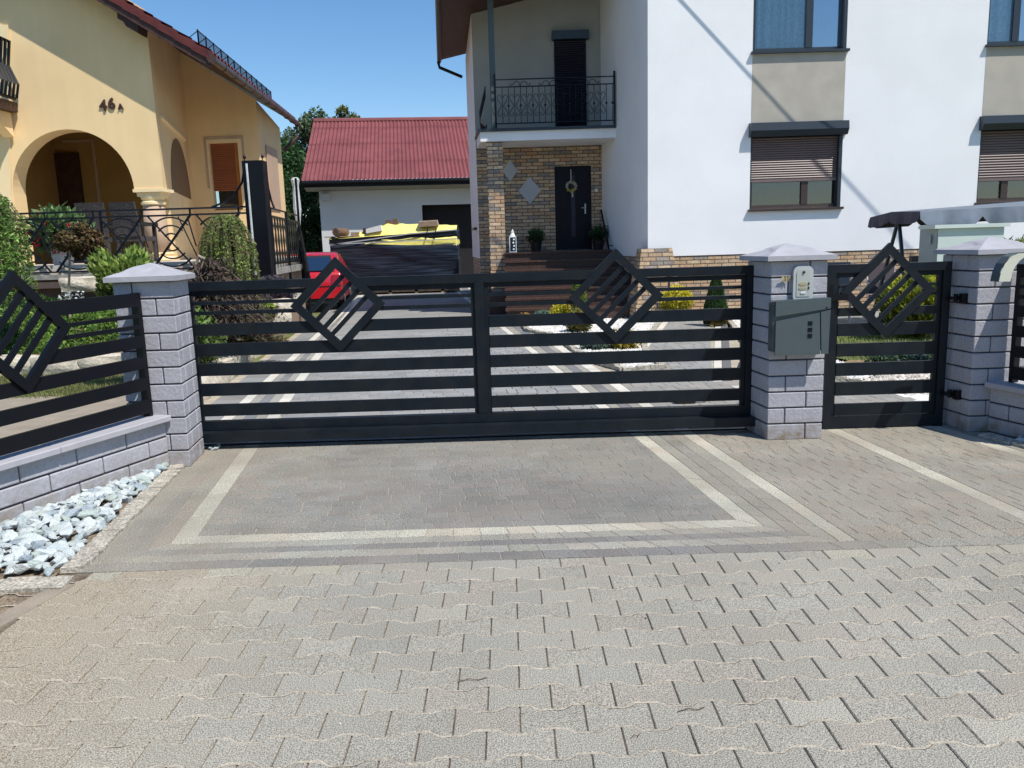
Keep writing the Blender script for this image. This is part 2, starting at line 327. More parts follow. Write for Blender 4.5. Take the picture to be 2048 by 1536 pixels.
# driveway
dv=MB(); dvb=MB()
def blk(mbx,p,c,g=.0024,z=0.0):
    g=max(g,.0020); bx=sum(q[0] for q in p)/4; by=sum(q[1] for q in p)/4
    if by<6.0:
        d=max(0,min(1,(-1.15-bx)/.9))*.72+max(0,min(1,(bx-1.0)/.6))*.45; d=min(.75,d+max(0,.25*math.sin(bx*2.1+1)*math.sin(by*2.7)))
        if c[0]>1.3: d*=.45
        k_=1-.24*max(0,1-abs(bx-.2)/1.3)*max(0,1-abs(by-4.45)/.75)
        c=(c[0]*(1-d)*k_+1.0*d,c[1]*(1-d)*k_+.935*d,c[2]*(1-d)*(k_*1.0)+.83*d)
    r_=R(); c=(c[0]*1.03,c[1]*.985,c[2]*.97) if r_<.2 else (c[0]*.98,c[1]*1.0,c[2]*1.02) if r_<.4 else c
    # p: 4 xy corners (ccw) -> slightly inset block with chamfer
    cx=sum(q[0] for q in p)/4; cy=sum(q[1] for q in p)/4
    def ins(k,zz):
        r=[]
        for i in range(4):
            a=Vector(p[i]);pr=Vector(p[i-1]);nx=Vector(p[(i+1)%4])
            d1=(nx-a);d2=(pr-a)
            l1=max(d1.length,1e-6);l2=max(d2.length,1e-6)
            q=a+d1/l1*min(k,l1*.4)+d2/l2*min(k,l2*.4); r.append((q.x,q.y,zz))
        return r
    dz=z+U(-.0008,.0008)
    v=ins(g,-.03)+ins(g,dz-.002)+ins(g+.002,dz)
    fs=[(a*4+i,a*4+(i+1)%4,(a+1)*4+(i+1)%4,(a+1)*4+i) for a in (0,1) for i in range(4)]+[(8,9,10,11)]
    mbx.add(v,fs,c)
def strip(mbx,a0,a1,b0,b1,ln,c,ja=.08,g=.0015): # quad strip from edge a0-a1 to b0-b1 cut into blocks of length ln
    a0,a1,b0,b1=[Vector(q) for q in (a0,a1,b0,b1)]
    L=((b0-a0).length+(b1-a1).length)/2; n=max(1,round(L/ln))
    for i in range(n):
        t0=i/n;t1=(i+1)/n
        q=[a0.lerp(b0,t0),a0.lerp(b0,t1),a1.lerp(b1,t1),a1.lerp(b1,t0)]
        ar=sum(q[k].x*q[(k+1)%4].y-q[(k+1)%4].x*q[k].y for k in range(4))
        if ar<0: q=q[::-1]
        blk(mbx,q,jit(c,ja),g)
WH=(1.62,1.56,1.40);LT=(1.10,1.08,1.02);DK=(.70,.69,.72);MD=(.90,.88,.84);MN=(.80,.795,.79)
WHb=(2.1,2.02,1.85)
ed={'e0':(-1.96,-.138),'e1':(-2.075,-.138),'e2':(-2.17,-.138),'e3':(-2.27,-.138),'e4':(-2.385,-.135),
    'r0':(.905,-.13),'r1':(1.01,-.13),'r2':(1.10,-.125),'r3':(1.19,-.12),'r4':(1.285,-.122),'r5':(1.39,-.115),
    's0':(2.385,-.10),'s1':(2.50,-.095),'t0':(3.15,-.18),'t1':(3.26,-.18),'u':(3.42,-.16)}
def X(k,y): a,b=ed[k]; return a+b*(y-6)
h=[4.042,3.934,3.853,3.781,3.694,3.593]
GY=6.0
cols=[WH,LT,DK,LT]
for i,c in enumerate([WH,MD,DK,MD]):
    strip(dv,(X(f'e{i+1}',h[i+1]),h[i+1]),(X(f'e{i}',h[i]),h[i]),(X(f'e{i+1}',GY),GY),(X(f'e{i}',GY),GY),.2,c)
for i,c in enumerate([WH,(1.0,.97,.9),(.84,.8,.76),(1.0,.97,.9)]):
    strip(dv,(X(f'r{i}',h[i]),h[i]),(X(f'r{i+1}',h[i+1]),h[i+1]),(X(f'r{i}',GY),GY),(X(f'r{i+1}',GY),GY),.2,c)
for i,c in enumerate(cols):
    strip(dv,(X(f'e{i}',h[i]),h[i]),(X(f'e{i+1}',h[i+1]),h[i+1]),(X(f'r{i}',h[i]),h[i]),(X(f'r{i+1}',h[i+1]),h[i+1]),.14,c)
strip(dv,(X('e4',h[4]),h[4]),(-2.11,h[5]),(X('r5',h[4])+.05,h[4]),(X('r5',h[5])+.09,h[5]),.2,(.66,.65,.68))
strip(dv,(X('r5',h[4])+.05,h[4]),(X('r5',h[5])+.09,h[5]),(7,h[4]),(7,h[5]),.2,MD)
strip(dv,(X('r4',h[4]),h[4]),(X('r5',h[4]),h[4]),(X('r4',GY),GY),(X('r5',GY),GY),.2,WH)
def field(mbx,kl,kr,y0,y1,rh,widths,c,ja=.08,clipl=None,clipr=None,g=.0015,sk=-.13):
    y=y0; j=0; n=max(1,round((y1-y0)/rh)); rr=(y1-y0)/n
    for j in range(n):
        ya=y0+rr*j; yb=ya+rr
        xl=lambda yy:X(kl,yy) if isinstance(kl,str) else kl(yy)
        xr=lambda yy:X(kr,yy) if isinstance(kr,str) else kr(yy)
        x=xl(ya)-U(0,.1); end=xr(ya)
        while x<end-.015:
            wd=random.choice(widths); x1=x+wd
            if end-x1<.04: x1=end
            a0=max(x,xl(ya)); a1=min(x1,end)
            sl=sk*rr
            e_=.0006; a0+=e_; a1-=e_
            p=[(a0,ya),(a1,ya),(a1+sl,yb),(a0+sl,yb)]
            if x<=xl(ya): p[3]=(xl(yb),yb)
            if x1>=end: p[2]=(xr(yb),yb)
            if a1-a0>.02: blk(mbx,p,jit(c,ja),g)
            x=x1
field(dv,'e0','r0',h[0],GY,.089,[.09,.12,.15,.17],(.78,.775,.77),g=.0018)
field(dv,'r5','s0',h[4],GY,.10,[.1,.14,.17],(.93,.88,.82))
strip(dv,(X('s0',h[4]),h[4]),(X('s1',h[4]),h[4]),(X('s0',GY),GY),(X('s1',GY),GY),.2,WH)
field(dv,'s1','t0',h[4],GY,.10,[.1,.14,.17],(.95,.9,.83))
strip(dv,(X('t0',h[4]),h[4]),(X('t1',h[4]),h[4]),(X('t0',GY),GY),(X('t1',GY),GY),.2,WH)
field(dv,'t1',lambda y:X('t1',y)+ (5 if y<4.6 else .14),h[4],GY,.115,[.14,.2],(.9,.86,.8))
dv.build('driveway_entrance','drivep',kind='structure')
ed.update({'f0':(-2.40,-.118),'f1':(-2.505,-.118)})
YB=31
kk=['e0','e1',(-2.18),(-2.29),'f0','f1']
def Xf(i,y):
    a=X('e1',y); b=X('f0',y); return a+(b-a)*i/3
for (fa,fb,c) in [(lambda y:X('e1',y),lambda y:X('e0',y),WHb),(lambda y:Xf(1,y),lambda y:X('e1',y),(1.15,1.12,1.02)),(lambda y:Xf(2,y),lambda y:Xf(1,y),(.72,.74,.78)),(lambda y:X('f0',y),lambda y:Xf(2,y),(1.08,1.05,.96)),(lambda y:X('f1',y),lambda y:X('f0',y),WHb),(lambda y:X('f1',y)-.28,lambda y:X('f1',y),(.85,.86,.86))]:
    strip(dvb,(fa(GY),GY),(fb(GY),GY),(fa(YB),YB),(fb(YB),YB),.2,c)
for i,c in [(0,WHb),(1,(1.1,1.05,.95)),(2,(.66,.66,.7)),(3,(1.1,1.05,.95)),(4,WHb)]:
    strip(dvb,(X(f'r{i}',GY),GY),(X(f'r{i+1}',GY),GY),(X(f'r{i}',YB),YB),(X(f'r{i+1}',YB),YB),.2,c)
field(dvb,'e0','r0',GY,14,.125,[.1,.2,.2,.25],(.98,1.0,1.02),ja=.12,g=.003)
field(dvb,'e0','r0',14,YB,.5,[.6,.8],(.92,.93,.93),ja=.03)
# paths behind the gate
BR=lambda y:-.62+.28*(y-2.2)+.0 # left edge of house path (through 1.93@11.3)
def pathL(y): return 1.93+.28*(y-11.5)
def pathR(y): return 2.95+.245*(y-11.3)
field(dvb,'r5',lambda y:3.6,GY,8.2,.14,[.2,.14],(1.02,1.0,.96),ja=.07)
strip(dvb,(X('s0',GY),GY+.001),(X('s1',GY),GY+.001),(pathR(8.2)-.02,8.2),(pathR(8.2)+.1,8.2),.2,WHb)
field(dvb,lambda y:max(X('r5',y),pathL(y)+.1),lambda y:pathR(y)-.1,8.2,15.4,.14,[.2,.14],(1.0,1.0,.98),ja=.09,g=.003)
strip(dvb,(pathR(8.2)-.1,8.2),(pathR(8.2),8.2),(pathR(15),15),(pathR(15)+.1,15),.2,WHb)
strip(dvb,(pathR(8.2),8.2),(pathR(8.2)+.11,8.2),(pathR(15)+.1,15),(pathR(15)+.22,15),.2,(.5,.5,.52))
strip(dvb,(pathL(10.6),10.6),(pathL(10.6)+.1,10.6),(pathL(15.4),15.4),(pathL(15.4)+.12,15.4),.2,WHb)
dvb.build('driveway','drivec',kind='structure')
mb=MB(); mb.quad((X('f1',GY)-.4,GY,-.008),(3.6,GY,-.008),(3,32,-.008),(X('f1',32)-.4,32,-.008)); mb.build('driveway_bed','sand',kind='structure')
# far yard surface
mb=MB(); mb.quad((-14,24,-.02),(3,24,-.02),(3,60,-.02),(-14,60,-.02)); mb.build('yard','drivec',kind='structure')
# granite kerb strips, left
kb=MB()
def rough_strip(p0,p1,wd,z0,z1,n,amp=.006):
    p0=Vector((*p0,0));p1=Vector((*p1,0)); d=(p1-p0).normalized(); x=Vector((-d.y,d.x,0))
    for i in range(n):
        a=p0.lerp(p1,i/n); b=p0.lerp(p1,(i+1)/n)-d*.004
        q=[a,a+x*wd,b+x*wd,b]
        q=[v+Vector((U(-amp,amp),U(-amp,amp),0)) for v in q]
        t=[v+Vector((0,0,z1+U(-amp,amp))) for v in q]; q=[v+Vector((0,0,z0)) for v in q]
        kb.hexa(q[::-1] if False else [q[0],q[3],q[2],q[1],t[0],t[3],t[2],t[1]],jit((1,1,1),.08))
rough_strip((X('e4',3.62),3.62),(X('e4',5.86),5.86),.105,-.03,.018,26)
rough_strip((-2.06,3.52),(-3.6,3.47),.12,-.03,.016,10)
rough_strip((3.36,5.62),(3.72,4.3),.10,-.03,.018,10)
kb.build('granite_kerb','kerb',kind='structure')
mb=MB(); mb.hexa([(-2.12,3.44,-.05),(-2.02,3.45,-.05),(-2.02-.21*3,.45,-.05),(-2.13-.21*3,.44,-.05),(-2.12,3.44,.004),(-2.02,3.45,.004),(-2.02-.21*3,.45,.004),(-2.13-.21*3,.44,.004)][0:1]+[(-2.13-.63,.44,-.05),(-2.02-.63,.45,-.05),(-2.02,3.45,-.05)]+[(-2.12,3.44,.004),(-2.13-.63,.44,.004),(-2.02-.63,.45,.004),(-2.02,3.45,.004)])
mb.build('verge_kerb','curb',kind='structure')
mb=MB()
for i in range(30):
    for j in range(24):
        x0=-5.1+i*.1;y0=1.0+j*.1
        pts=[]
        for a,b in ((0,0),(1,0),(1,1),(0,1)):
            xx=x0+a*.1;yy=y0+b*.1; z=-.012+.022*math.sin(xx*9.1)*math.cos(yy*7.3)+.008*math.sin(xx*31+yy*17)
            pts.append((xx,yy,z))
        if x0+.1<-2.09-.21*(3.45-y0): mb.quad(*pts)
mb.build('soil_verge','soil',kind='structure')
# dry grass tufts in soil
mb=MB()
for i in range(420):
    y=U(2.2,3.42); x=-2.16-.21*(3.45-y)-abs(random.gauss(0,.35)); z=-.01; l=U(.015,.05); a=U(0,6.28); l2=U(.3,1.2)
    mb.add([(x,y,z),(x+.003,y,z),(x+math.cos(a)*l*l2,y+math.sin(a)*l*l2,z+l)],[(0,1,2)],jit(random.choice([(.30,.23,.10),(.38,.30,.15),(.18,.18,.06)]),.2))
mb.build('dry_grass','leaf',kind='stuff')
# ------------------------------------------------------------ pillars
CH=.118
def pillar(name,label,x,y,sx=.40,sy=.40,h_=1.298,rot=0.0,nc=11,phase=0,lobe=1):
    t=thing(name,label,'pillar','grey block fence pillars',(x,y,0),rot)
    core=MB(); core.box(.012,sx-.012,.012,sy-.012,0,h_); core.build('mortar_core','joint',t)
    b=MB(); ch=h_/nc
    for j in range(nc):
        z0=j*ch+(.0055 if j else 0); z1=(j+1)*ch-.0055
        full=((j+phase)%2==0)
        # front/back split and side split alternate like bonded masonry
        cutx=sx*.31 if full else sx*.69
        cuty=sy*.31 if not full else sy*.69
        w_=.10
        if full: segs=[((0,cutx-.004),(0,w_)),((cutx+.004,sx),(0,w_)),((0,cutx-.004),(sy-w_,sy)),((cutx+.004,sx),(sy-w_,sy))]
        else: segs=[((0,cutx-.004),(0,w_)),((cutx+.004,sx),(0,w_)),((0,cutx-.004),(sy-w_,sy)),((cutx+.004,sx),(sy-w_,sy))]
        for (xa,xb),(ya,yb) in segs: b.cbox((0,0,0),(1,0),(0,1),xa,xb,ya,yb,z0,z1,.0045,jit((1,1,1),.06))
        for (xa,xb) in ((0,.10),(sx-.10,sx)):
            b.cbox((0,0,0),(1,0),(0,1),xa+.0006,xb-.0006,w_+.006,cuty-.003,z0+.0005,z1-.0005,.0045,jit((1,1,1),.06))
            b.cbox((0,0,0),(1,0),(0,1),xa+.0006,xb-.0006,cuty+.003,sy-w_-.006,z0+.0005,z1-.0005,.0045,jit((1,1,1),.06))
    b.build('block_facing','block',t)
    # cap: overhang slab with stepped, rippled pyramid
    c=MB(); o=.045
    n=28; g={}
    vs=[];fs=[]
    X0=-o;X1=sx+o;Y0=-o;Y1_=sy+o; zt=h_+.034
    for i in range(n+1):
        for j in range(n+1):
            u=i/n*2-1; v=j/n*2-1; d=1-max(abs(u),abs(v)); ang=math.atan2(v,u)
            z=zt+.078*d**.95
            step=.52+.09*math.sin(ang*3+phase*1.7+1)+.03*math.sin(ang*7)
            z+=.010*(1/(1+math.exp(-( (1-d)*-1+step)*40)))*(1 if d>0.02 else 0)
            z+=.002*math.sin(u*9+v*5)*min(1,d*6)
            vs.append((X0+(X1-X0)*i/n,Y0+(Y1_-Y0)*j/n,z))
    for i in range(n):
        for j in range(n): a=i*(n+1)+j; fs.append((a,a+n+1,a+n+2,a+1))
    c.add(vs,fs); c.box(X0,X1,Y0,Y1_,h_,zt-.0005)
    c.build('cap','cap',t)
    return t
PL=pillar('fence_pillar','grey block pillar left of the wide gate, under the yellow house',-2.275,5.45,rot=math.radians(0),phase=0)
PL.rotation_euler=(0,0,0)
# left pillar is set left of its gate-side corner
PL.location=(-2.675,5.45,0)
PM=pillar('fence_pillar','grey block pillar carrying the mailbox and intercom',1.857,5.70,phase=1)
PR=pillar('fence_pillar','grey block pillar with black gate hinges and a curved cream hood',3.362,5.757,phase=1)
def skew(o,k): # parallelogram plan following the driveway line
    for ch in o.children:
        for v in ch.data.vertices: v.co.x+=k*v.co.y
skew(PL,-.125); skew(PM,-.125); skew(PR,-.125)
# ------------------------------------------------------------ low walls with coping
def lowwall(name,label,p,d,L,side,nc=3):
    # p = start on pillar front at wall face, d=unit direction toward the street, side=+1 wall body lies to the left of d seen from above...
    t=thing(name,label,'wall','grey block plinth walls of the fence')
    d=Vector((*d,0)).normalized(); x=Vector((-d.y,d.x,0))*side; p=Vector((*p,0)); W=.22
    b=MB(); ch=.335/nc
    for j in range(nc):
        s=-.19*(j%2)-.03
        while s<L:
            s0=max(s,0);s1=min(s+.39,L)
            if s1-s0>.02:
                for (a,b_) in ((0,.09),(W-.09,W)):
                    b.cbox(p,(d.x,d.y),(x.x,x.y),s0+.004,s1-.004,a,b_,j*ch+.006,(j+1)*ch-.006,.006,jit((1,1,1),.05))
            s+=.39
    b.build('block_facing','block',t)
    c=MB(); q=[p+x*.012,p+d*L+x*.012,p+d*L+x*(W-.012),p+x*(W-.012)]; c.hexa(q+[v+Vector((0,0,.335)) for v in q]); c.build('mortar_core','joint',t)
    c=MB(); s=0
    while s<L:
        s1=min(s+.9,L); c.cbox(p,(d.x,d.y),(x.x,x.y),s,s1-.003,-.055,W+.055,.336,.378,.006,jit((1,1,1),.03)); s=s1
    c.build('coping','cap',t)
    return t
WDL=Vector((-.33,-.944)); 
lowwall('plinth_wall','low grey block wall with coping along the white rock bed',(-2.415,5.45),WDL,3.4,-1)
WDR=Vector((.28,-.96))
lowwall('plinth_wall','low grey block wall in shade at the right edge of the picture',(3.50,5.757),WDR,.95,1)
# ------------------------------------------------------------ slatted steel panels and gates
def diamond(mb,c,ax,nrm,half=.35,wd=.078,dp=.05,bars=4,barw=.034,flip=1):
    # c centre, ax in-plane horizontal unit, nrm toward the street
    c=Vector(c);ax=Vector(ax);n=Vector(nrm);up=Vector((0,0,1))
    P=lambda a,b:c+ax*a+up*b
    o=[P(0,half),P(half,0),P(0,-half),P(-half,0)]; i_=half-wd*1.05; q=[P(0,i_),P(i_,0),P(0,-i_),P(-i_,0)]
    for k in range(4):
        a,b,cc,dd=o[k],o[(k+1)%4],q[(k+1)%4],q[k]
        mb.hexa([a,b,cc,dd,a+n*dp,b+n*dp,cc+n*dp,dd+n*dp])
    # bars parallel to the lower-left -> ... direction going up to the right
    e=i_
    for k in range(bars):
        t=(k+1)/(bars+1)
        a=P(-e,0).lerp(P(0,-e),t); b=P(0,e).lerp(P(e,0),t)
        mb.bar(a,b,barw,dp*.55,n)
ZS=[(.260,.350),(.415,.508),(.568,.660),(.716,.809),(.869,.956)]
ZT=[(1.023,1.05),(1.097,1.122)]
def slats(mb,p0,p1,nrm,z0=None,t=.02,zs=ZS,cut=None):
    p0=Vector(p0);p1=Vector(p1);n=Vector(nrm)
    for a,b in zs:
        q=[p0,p1]
        v=[p0+Vector((0,0,a)),p1+Vector((0,0,a)),p1+Vector((0,0,a))-n*t,p0+Vector((0,0,a))-n*t]
        mb.hexa(v+[k+Vector((0,0,b-a)) for k in v])
def cutslat(parent,m_,x0,x1,za,zb,y0,y1,dias,hole=.30,name='slat',P=None):
    # a horizontal slat broken where the diamond openings are; dias=[(cx,cz)]
    cuts=[]
    for cx,cz in dias:
        f_=lambda z:max(0,hole-abs(z-cz))
        if f_(za)>0 or f_(zb)>0: cuts.append((cx,f_(za),f_(zb)))
    L=(x0,x0)
    for cx,a_,b_ in sorted(cuts)+[(None,0,0)]:
        Rr=(x1,x1) if cx is None else (cx-a_,cx-b_)
        if min(Rr)-max(L)>-.2 and (Rr[0]>L[0] or Rr[1]>L[1]):
            q=MB(); pts=[(L[0],za),(Rr[0],za),(Rr[1],zb),(L[1],zb)]
            if P is None: P_=lambda x,y,z:(x,y,z)
            else: P_=P
            q.hexa([P_(x,y0,z) for x,z in pts]+[P_(x,y1,z) for x,z in pts]) if False else q.hexa([P_(pts[0][0],y0,za),P_(pts[1][0],y0,za),P_(pts[1][0],y1,za),P_(pts[0][0],y1,za),P_(pts[3][0],y0,zb),P_(pts[2][0],y0,zb),P_(pts[2][0],y1,zb),P_(pts[3][0],y1,zb)])
            q.build(name,m_,parent)
        if cx is not None: L=(cx+a_,cx+b_)
# sliding gate
GYp=6.03; s_=GYp/5.93
def gx(x): return x*s_
def gz(z): return EYE+(z-EYE)*s_
t=thing('driveway_gate','wide anthracite slatted gate with two diamond ornaments across the driveway','gate')
XL,XR=gx(-2.42),gx(1.80); xm0,xm1=gx(-.255),gx(-.185)
fr=MB(); f=GYp-.0
def fb(mb,x0,x1,z0,z1,y0=None,y1=None): mb.box(x0,x1,GYp-.03 if y0 is None else y0,GYp+.03 if y1 is None else y1,z0,z1)
fb(fr,XL,XL+.055,gz(.14),gz(1.203)-.0005); fb(fr,XR-.055,XR,gz(.14),gz(1.203)-.0005)
fb(fr,xm0,xm1,gz(.225),gz(1.203)-.0005)
fb(fr,XL+.0555,XR-.0555,gz(.155),gz(.222)); fr.build('frame','iron',t)
DG=[(gx(-1.262),gz(1.07)),(gx(.783),gz(1.07))]
cutslat(t,'iron',XL,XR,gz(1.203),gz(1.266),GYp-.03,GYp+.03,DG,name='top_rail')
b2=MB(); b2.box(XL-.02,XR+.02,GYp-.125,GYp+.035,.057,.128); b2.build('bottom_rail','iron',t)
for k in range(2):
    x0,x1=(XL+.056,xm0-.001) if k==0 else (xm1+.001,XR-.056)
    i_=MB() # inner frame
    i_.box(x0,x0+.03,GYp-.012,GYp+.02,gz(.225),gz(1.1645)); i_.build('inner_frame','iron',t); i_=MB(); i_.box(x1-.03,x1,GYp-.012,GYp+.02,gz(.225),gz(1.1645)); i_.build('inner_frame','iron',t)
    cutslat(t,'iron',x0,x1,gz(1.165),gz(1.2),GYp-.012,GYp+.02,[DG[k]],name='inner_frame_top')
    for za,zb in ZS+ZT: cutslat(t,'iron',x0+.0305,x1-.0305,gz(za),gz(zb),GYp-.018,GYp+.008,[DG[k]])
for cx in (-1.262,.783):
    d=MB(); diamond(d,(gx(cx),GYp-.008,gz(1.07)),(1,0,0),(0,-1,0),half=.355,wd=.08,dp=.032); d.build('diamond_ornament','iron',t)
rl=MB(); rl.box(XL-.1,1.9,GYp+.02,GYp+.05,-.004,.010); rl.build('ground_rail','iron2',t)
# pedestrian gate
t=thing('garden_gate','narrow anthracite slatted gate with one diamond between the two right pillars','gate')
PYp=6.0; q_=PYp/5.95
XL,XR=2.35*q_,3.26*q_; zz=lambda z:EYE+(z-EYE)*q_
fr=MB(); B=lambda m_,x0,x1,z0,z1,y0=PYp-.03,y1=PYp+.03:m_.box(x0,x1,y0,y1,z0,z1)
B(fr,XL,XL+.06,zz(.0),zz(1.19)-.0005); B(fr,XR-.06,XR,zz(0),zz(1.19)-.0005); B(fr,XL+.0605,XR-.0605,zz(.02),zz(.11)); fr.build('frame','iron',t)
DP=[(2.79*q_,zz(1.047))]
cutslat(t,'iron',XL,XR,zz(1.19),zz(1.25),PYp-.03,PYp+.03,DP,name='top_rail'); cutslat(t,'iron',XL+.061,XR-.061,zz(1.155),zz(1.188),PYp-.012,PYp+.02,DP,name='inner_frame_top')
i_=MB(); i_.box(XL+.061,XL+.09,PYp-.012,PYp+.02,zz(.112),zz(1.1545)); i_.build('inner_frame','iron',t); i_=MB(); i_.box(XR-.09,XR-.061,PYp-.012,PYp+.02,zz(.112),zz(1.1545)); i_.build('inner_frame','iron',t)
for za,zb in [(.13,.204),(.32,.37+.05),(.466,.56),(.63,.73),(.777,.875)]+[(1.008,1.034),(1.078,1.10)]:
    pass
for za,zb in [(.115,.204),(.268,.37),(.418,.516),(.566,.663),(.72,.814),(.868,.95),(1.008,1.034),(1.078,1.10)]:
    if za==.868: continue
    cutslat(t,'iron',XL+.0905,XR-.0905,zz(za),zz(zb),PYp-.018,PYp+.008,DP)
cutslat(t,'iron',XL+.0905,XR-.0905,zz(.868),zz(.93),PYp-.018,PYp+.008,DP)
d=MB(); diamond(d,(2.79*q_,PYp-.008,zz(1.047)),(1,0,0),(0,-1,0),half=.355,wd=.08,dp=.032); d.build('diamond_ornament','iron',t)
lk=MB(); lk.box(XL-.012,XL+.14,PYp-.06,PYp-.031,.985,1.03); lk.box(XL+.0,XL+.035,PYp-.05,PYp-.031,.93,1.10); lk.build('latch','iron2',t)
mb=MB()
mb.box(3.34,3.42,PYp-.03,PYp+.03,0,1.235); mb.build('gate_post','iron2',t)
for z in (.98,.26):
    hb=MB(); hb.box(3.31,3.375,5.85,5.90,z-.035,z+.035); hb.tube([(3.305,5.93,z-.03),(3.305,5.93,z+.03)],.016,10); hb.box(3.26,3.34,5.905,5.955,z-.012,z+.012); hb.build('hinge','iron2',t)
# left fence panel
def fence(name,label,foot,d,L,nrm,dc=.97,post=True):
    t=thing(name,label,'fence','anthracite slatted fence panels')
    foot=Vector((*foot,0)); d=Vector((*d,0)).normalized(); n=Vector((*nrm,0)).normalized(); Z=lambda a:Vector((0,0,a))
    p0=foot;p1=foot+d*L
    m_=MB(); m_.hexa([p0-d*.006-n*.045,p0-n*.045+d*.03,p0+d*.03+n*.006,p0-d*.006+n*.006]+[v+Z(0) for v in []]+[v for v in []]) if False else None
    q=[p0-n*.05,p0-n*.05+d*.034,p0+d*.034+n*.004,p0+n*.004]
    m_.hexa([v+Z(.379) for v in q]+[v+Z(1.225) for v in q]); m_.build('post','iron2',t)
    for za,zb in [(.405,.497),(.565,.648),(.712,.792),(.855,.936),(.983,1.01),(1.057,1.082),(1.133,1.222)]:
        cutslat(t,'iron2',.0345,L,za,zb,-.02,.006,[(dc,1.062)] if dc<50 else [],P=lambda x,y,z:p0+d*x+n*y+Z(z))
    if dc>50: return t
    m_=MB(); diamond(m_,foot+d*dc+Z(1.062)-n*.004,d*-1,n,half=.35,wd=.075,dp=.03,flip=1); m_.build('diamond_ornament','iron2',t)
    return t
NL=Vector((.944,-.33)); 
fence('fence_panel','black slatted fence panel with a diamond, on the left low wall',(-2.49,5.43),Vector((-.29,-.957)),3.2,Vector((.957,-.29)))
fence('fence_panel','black slatted fence panel partly seen at the right edge',(3.60,5.70),WDR,.78,Vector((-.96,-.28)),dc=99)
# ------------------------------------------------------------ things on the pillars
t=thing('mailbox','dark green steel mailbox with slanted flap and three small windows, on the pillar','mailbox')
y0,y1=5.60,5.697
body=MB(); body.box(1.845,2.215,y0+.004,y1,.665,1.005); body.build('body','box',t)
fl=MB(); # top flap, slanted lower edge
fl.prism([(1.858,y0,1.022),(1.858,y0,.935-.02),(2.243,y0,.985-.022),(2.243,y0,1.034)],(0,-.014,0)); fl.prism([(1.845,y1-.002,1.018),(2.24,y1-.002,1.03),(2.243,y0,1.034),(1.858,y0,1.022)],(0,0,.003)); fl.build('flap','box',t)
fp=MB(); fp.prism([(1.862,y0,.882),(1.862,y0,.640),(2.182,y0,.640),(2.168,y0,.935)],(0,-.012,0)); fp.build('front_panel','box',t)
fq=MB(); fq.prism([(2.176,y0,.938),(2.19,y0,.642),(2.238,y0,.642),(2.243,y0,.952)],(0,-.012,0)); fq.build('side_panel','box',t)
lk=MB(); lk.tube([(2.213,y0-.0,.968),(2.213,y0-.017,.968)],.006,10); lk.build('lock','iron2',t)
for z in (.862,.817,.774):
    q=MB(); q.box(2.088,2.118,y0-.016,y0-.0125,z-.014,z+.014); q.build('window','iron2',t)
t=thing('intercom','pale metal intercom panel with two name labels on the grey pillar','intercom')
def rrect(x0,x1,z0,z1,r,rt,y,n=6):
    P=[]
    for (cx,cz,a,rr) in ((x1-r,z0+r,-90,r),(x1-rt,z1-rt,0,rt),(x0+rt,z1-rt,90,rt),(x0+r,z0+r,180,r)):
        for k in range(n+1): aa=math.radians(a+90*k/n); P.append((cx+rr*math.cos(aa),y,cz+rr*math.sin(aa)))
    return P
q=MB(); q.prism(rrect(2.005,2.145,1.025,1.258,.015,.04,5.6995),(0,-.03,0)); q.build('housing','icom',t)
q=MB(); q.prism(rrect(2.027,2.123,1.045,1.236,.006,.03,5.669),(0,-.004,0)); q.build('face_plate','icomp',t)
for z in (1.135,1.105):
    q=MB(); q.prism([(2.07+.03*math.cos(a/12*math.pi),5.6645,z+.012*math.sin(a/12*math.pi)) for a in range(24)],(0,-.004,0)); q.build('name_label','gold',t)
    q=MB(); q.box(2.048,2.092,5.6598,5.6602,z-.003,z+.003); q.build('name_text','cabside',t)
    q=MB(); q.box(2.108,2.116,5.659,5.6645,z-.008,z+.008); q.build('button','blackpl',t)
q=MB(); q.prism(rrect(2.055,2.09,1.066,1.08,.005,.005,5.6645),(0,-.005,0)); q.build('light_button','white',t)
q=MB(); q.tube([(2.075,5.6645,1.215),(2.075,5.658,1.215)],.009,12); q.build('camera_eye','blackpl',t)
t=thing('butterfly_ornament','small bronze butterfly ornament beside the intercom','ornament')
for sx in (-1,1):
    q=MB(); q.prism([(1.955,5.69,1.175),(1.955+sx*.028,5.675,1.196),(1.955+sx*.034,5.672,1.18),(1.955+sx*.02,5.68,1.168),(1.955+sx*.024,5.682,1.152),(1.955,5.69,1.158)],(0,-.004,0)); q.build('wing','gold',t)
q=MB(); q.tube([(1.955,5.68,1.19),(1.955,5.68,1.15)],.005,8); q.build('body','gold',t)
# curved hood on right pillar
t=thing('curved_hood','cream curved sheet hood on a dark bracket at the right picture edge','mailbox')
q=MB(); Y=5.45
arc=[V(1996,563,Y),V(2000,545,Y),V(2008,527,Y),V(2020,513,Y),V(2034,506,Y),V(2062,504,Y),V(2085,508,Y)]
inn=[V(2021,563,Y),V(2024,547,Y),V(2030,534,Y),V(2040,521,Y),V(2052,512,Y),V(2070,508,Y),V(2085,512,Y)]
for i in range(6): q.hexa([arc[i],inn[i],inn[i+1],arc[i+1]]+[v+Vector((.0,.003,0)) for v in (arc[i],inn[i],inn[i+1],arc[i+1])])
q.build('curved_sheet','cream',t)
q=MB()
for i in range(5): q.hexa([arc[i],arc[i+1],arc[i+1]+Vector((.0,.09,0)),arc[i]+Vector((.0,.09,0))]+[v+Vector((.006,0,-.003)) for v in (arc[i],arc[i+1],arc[i+1]+Vector((.0,.09,0)),arc[i]+Vector((.0,.09,0)))])
q.build('hood_side','box',t)
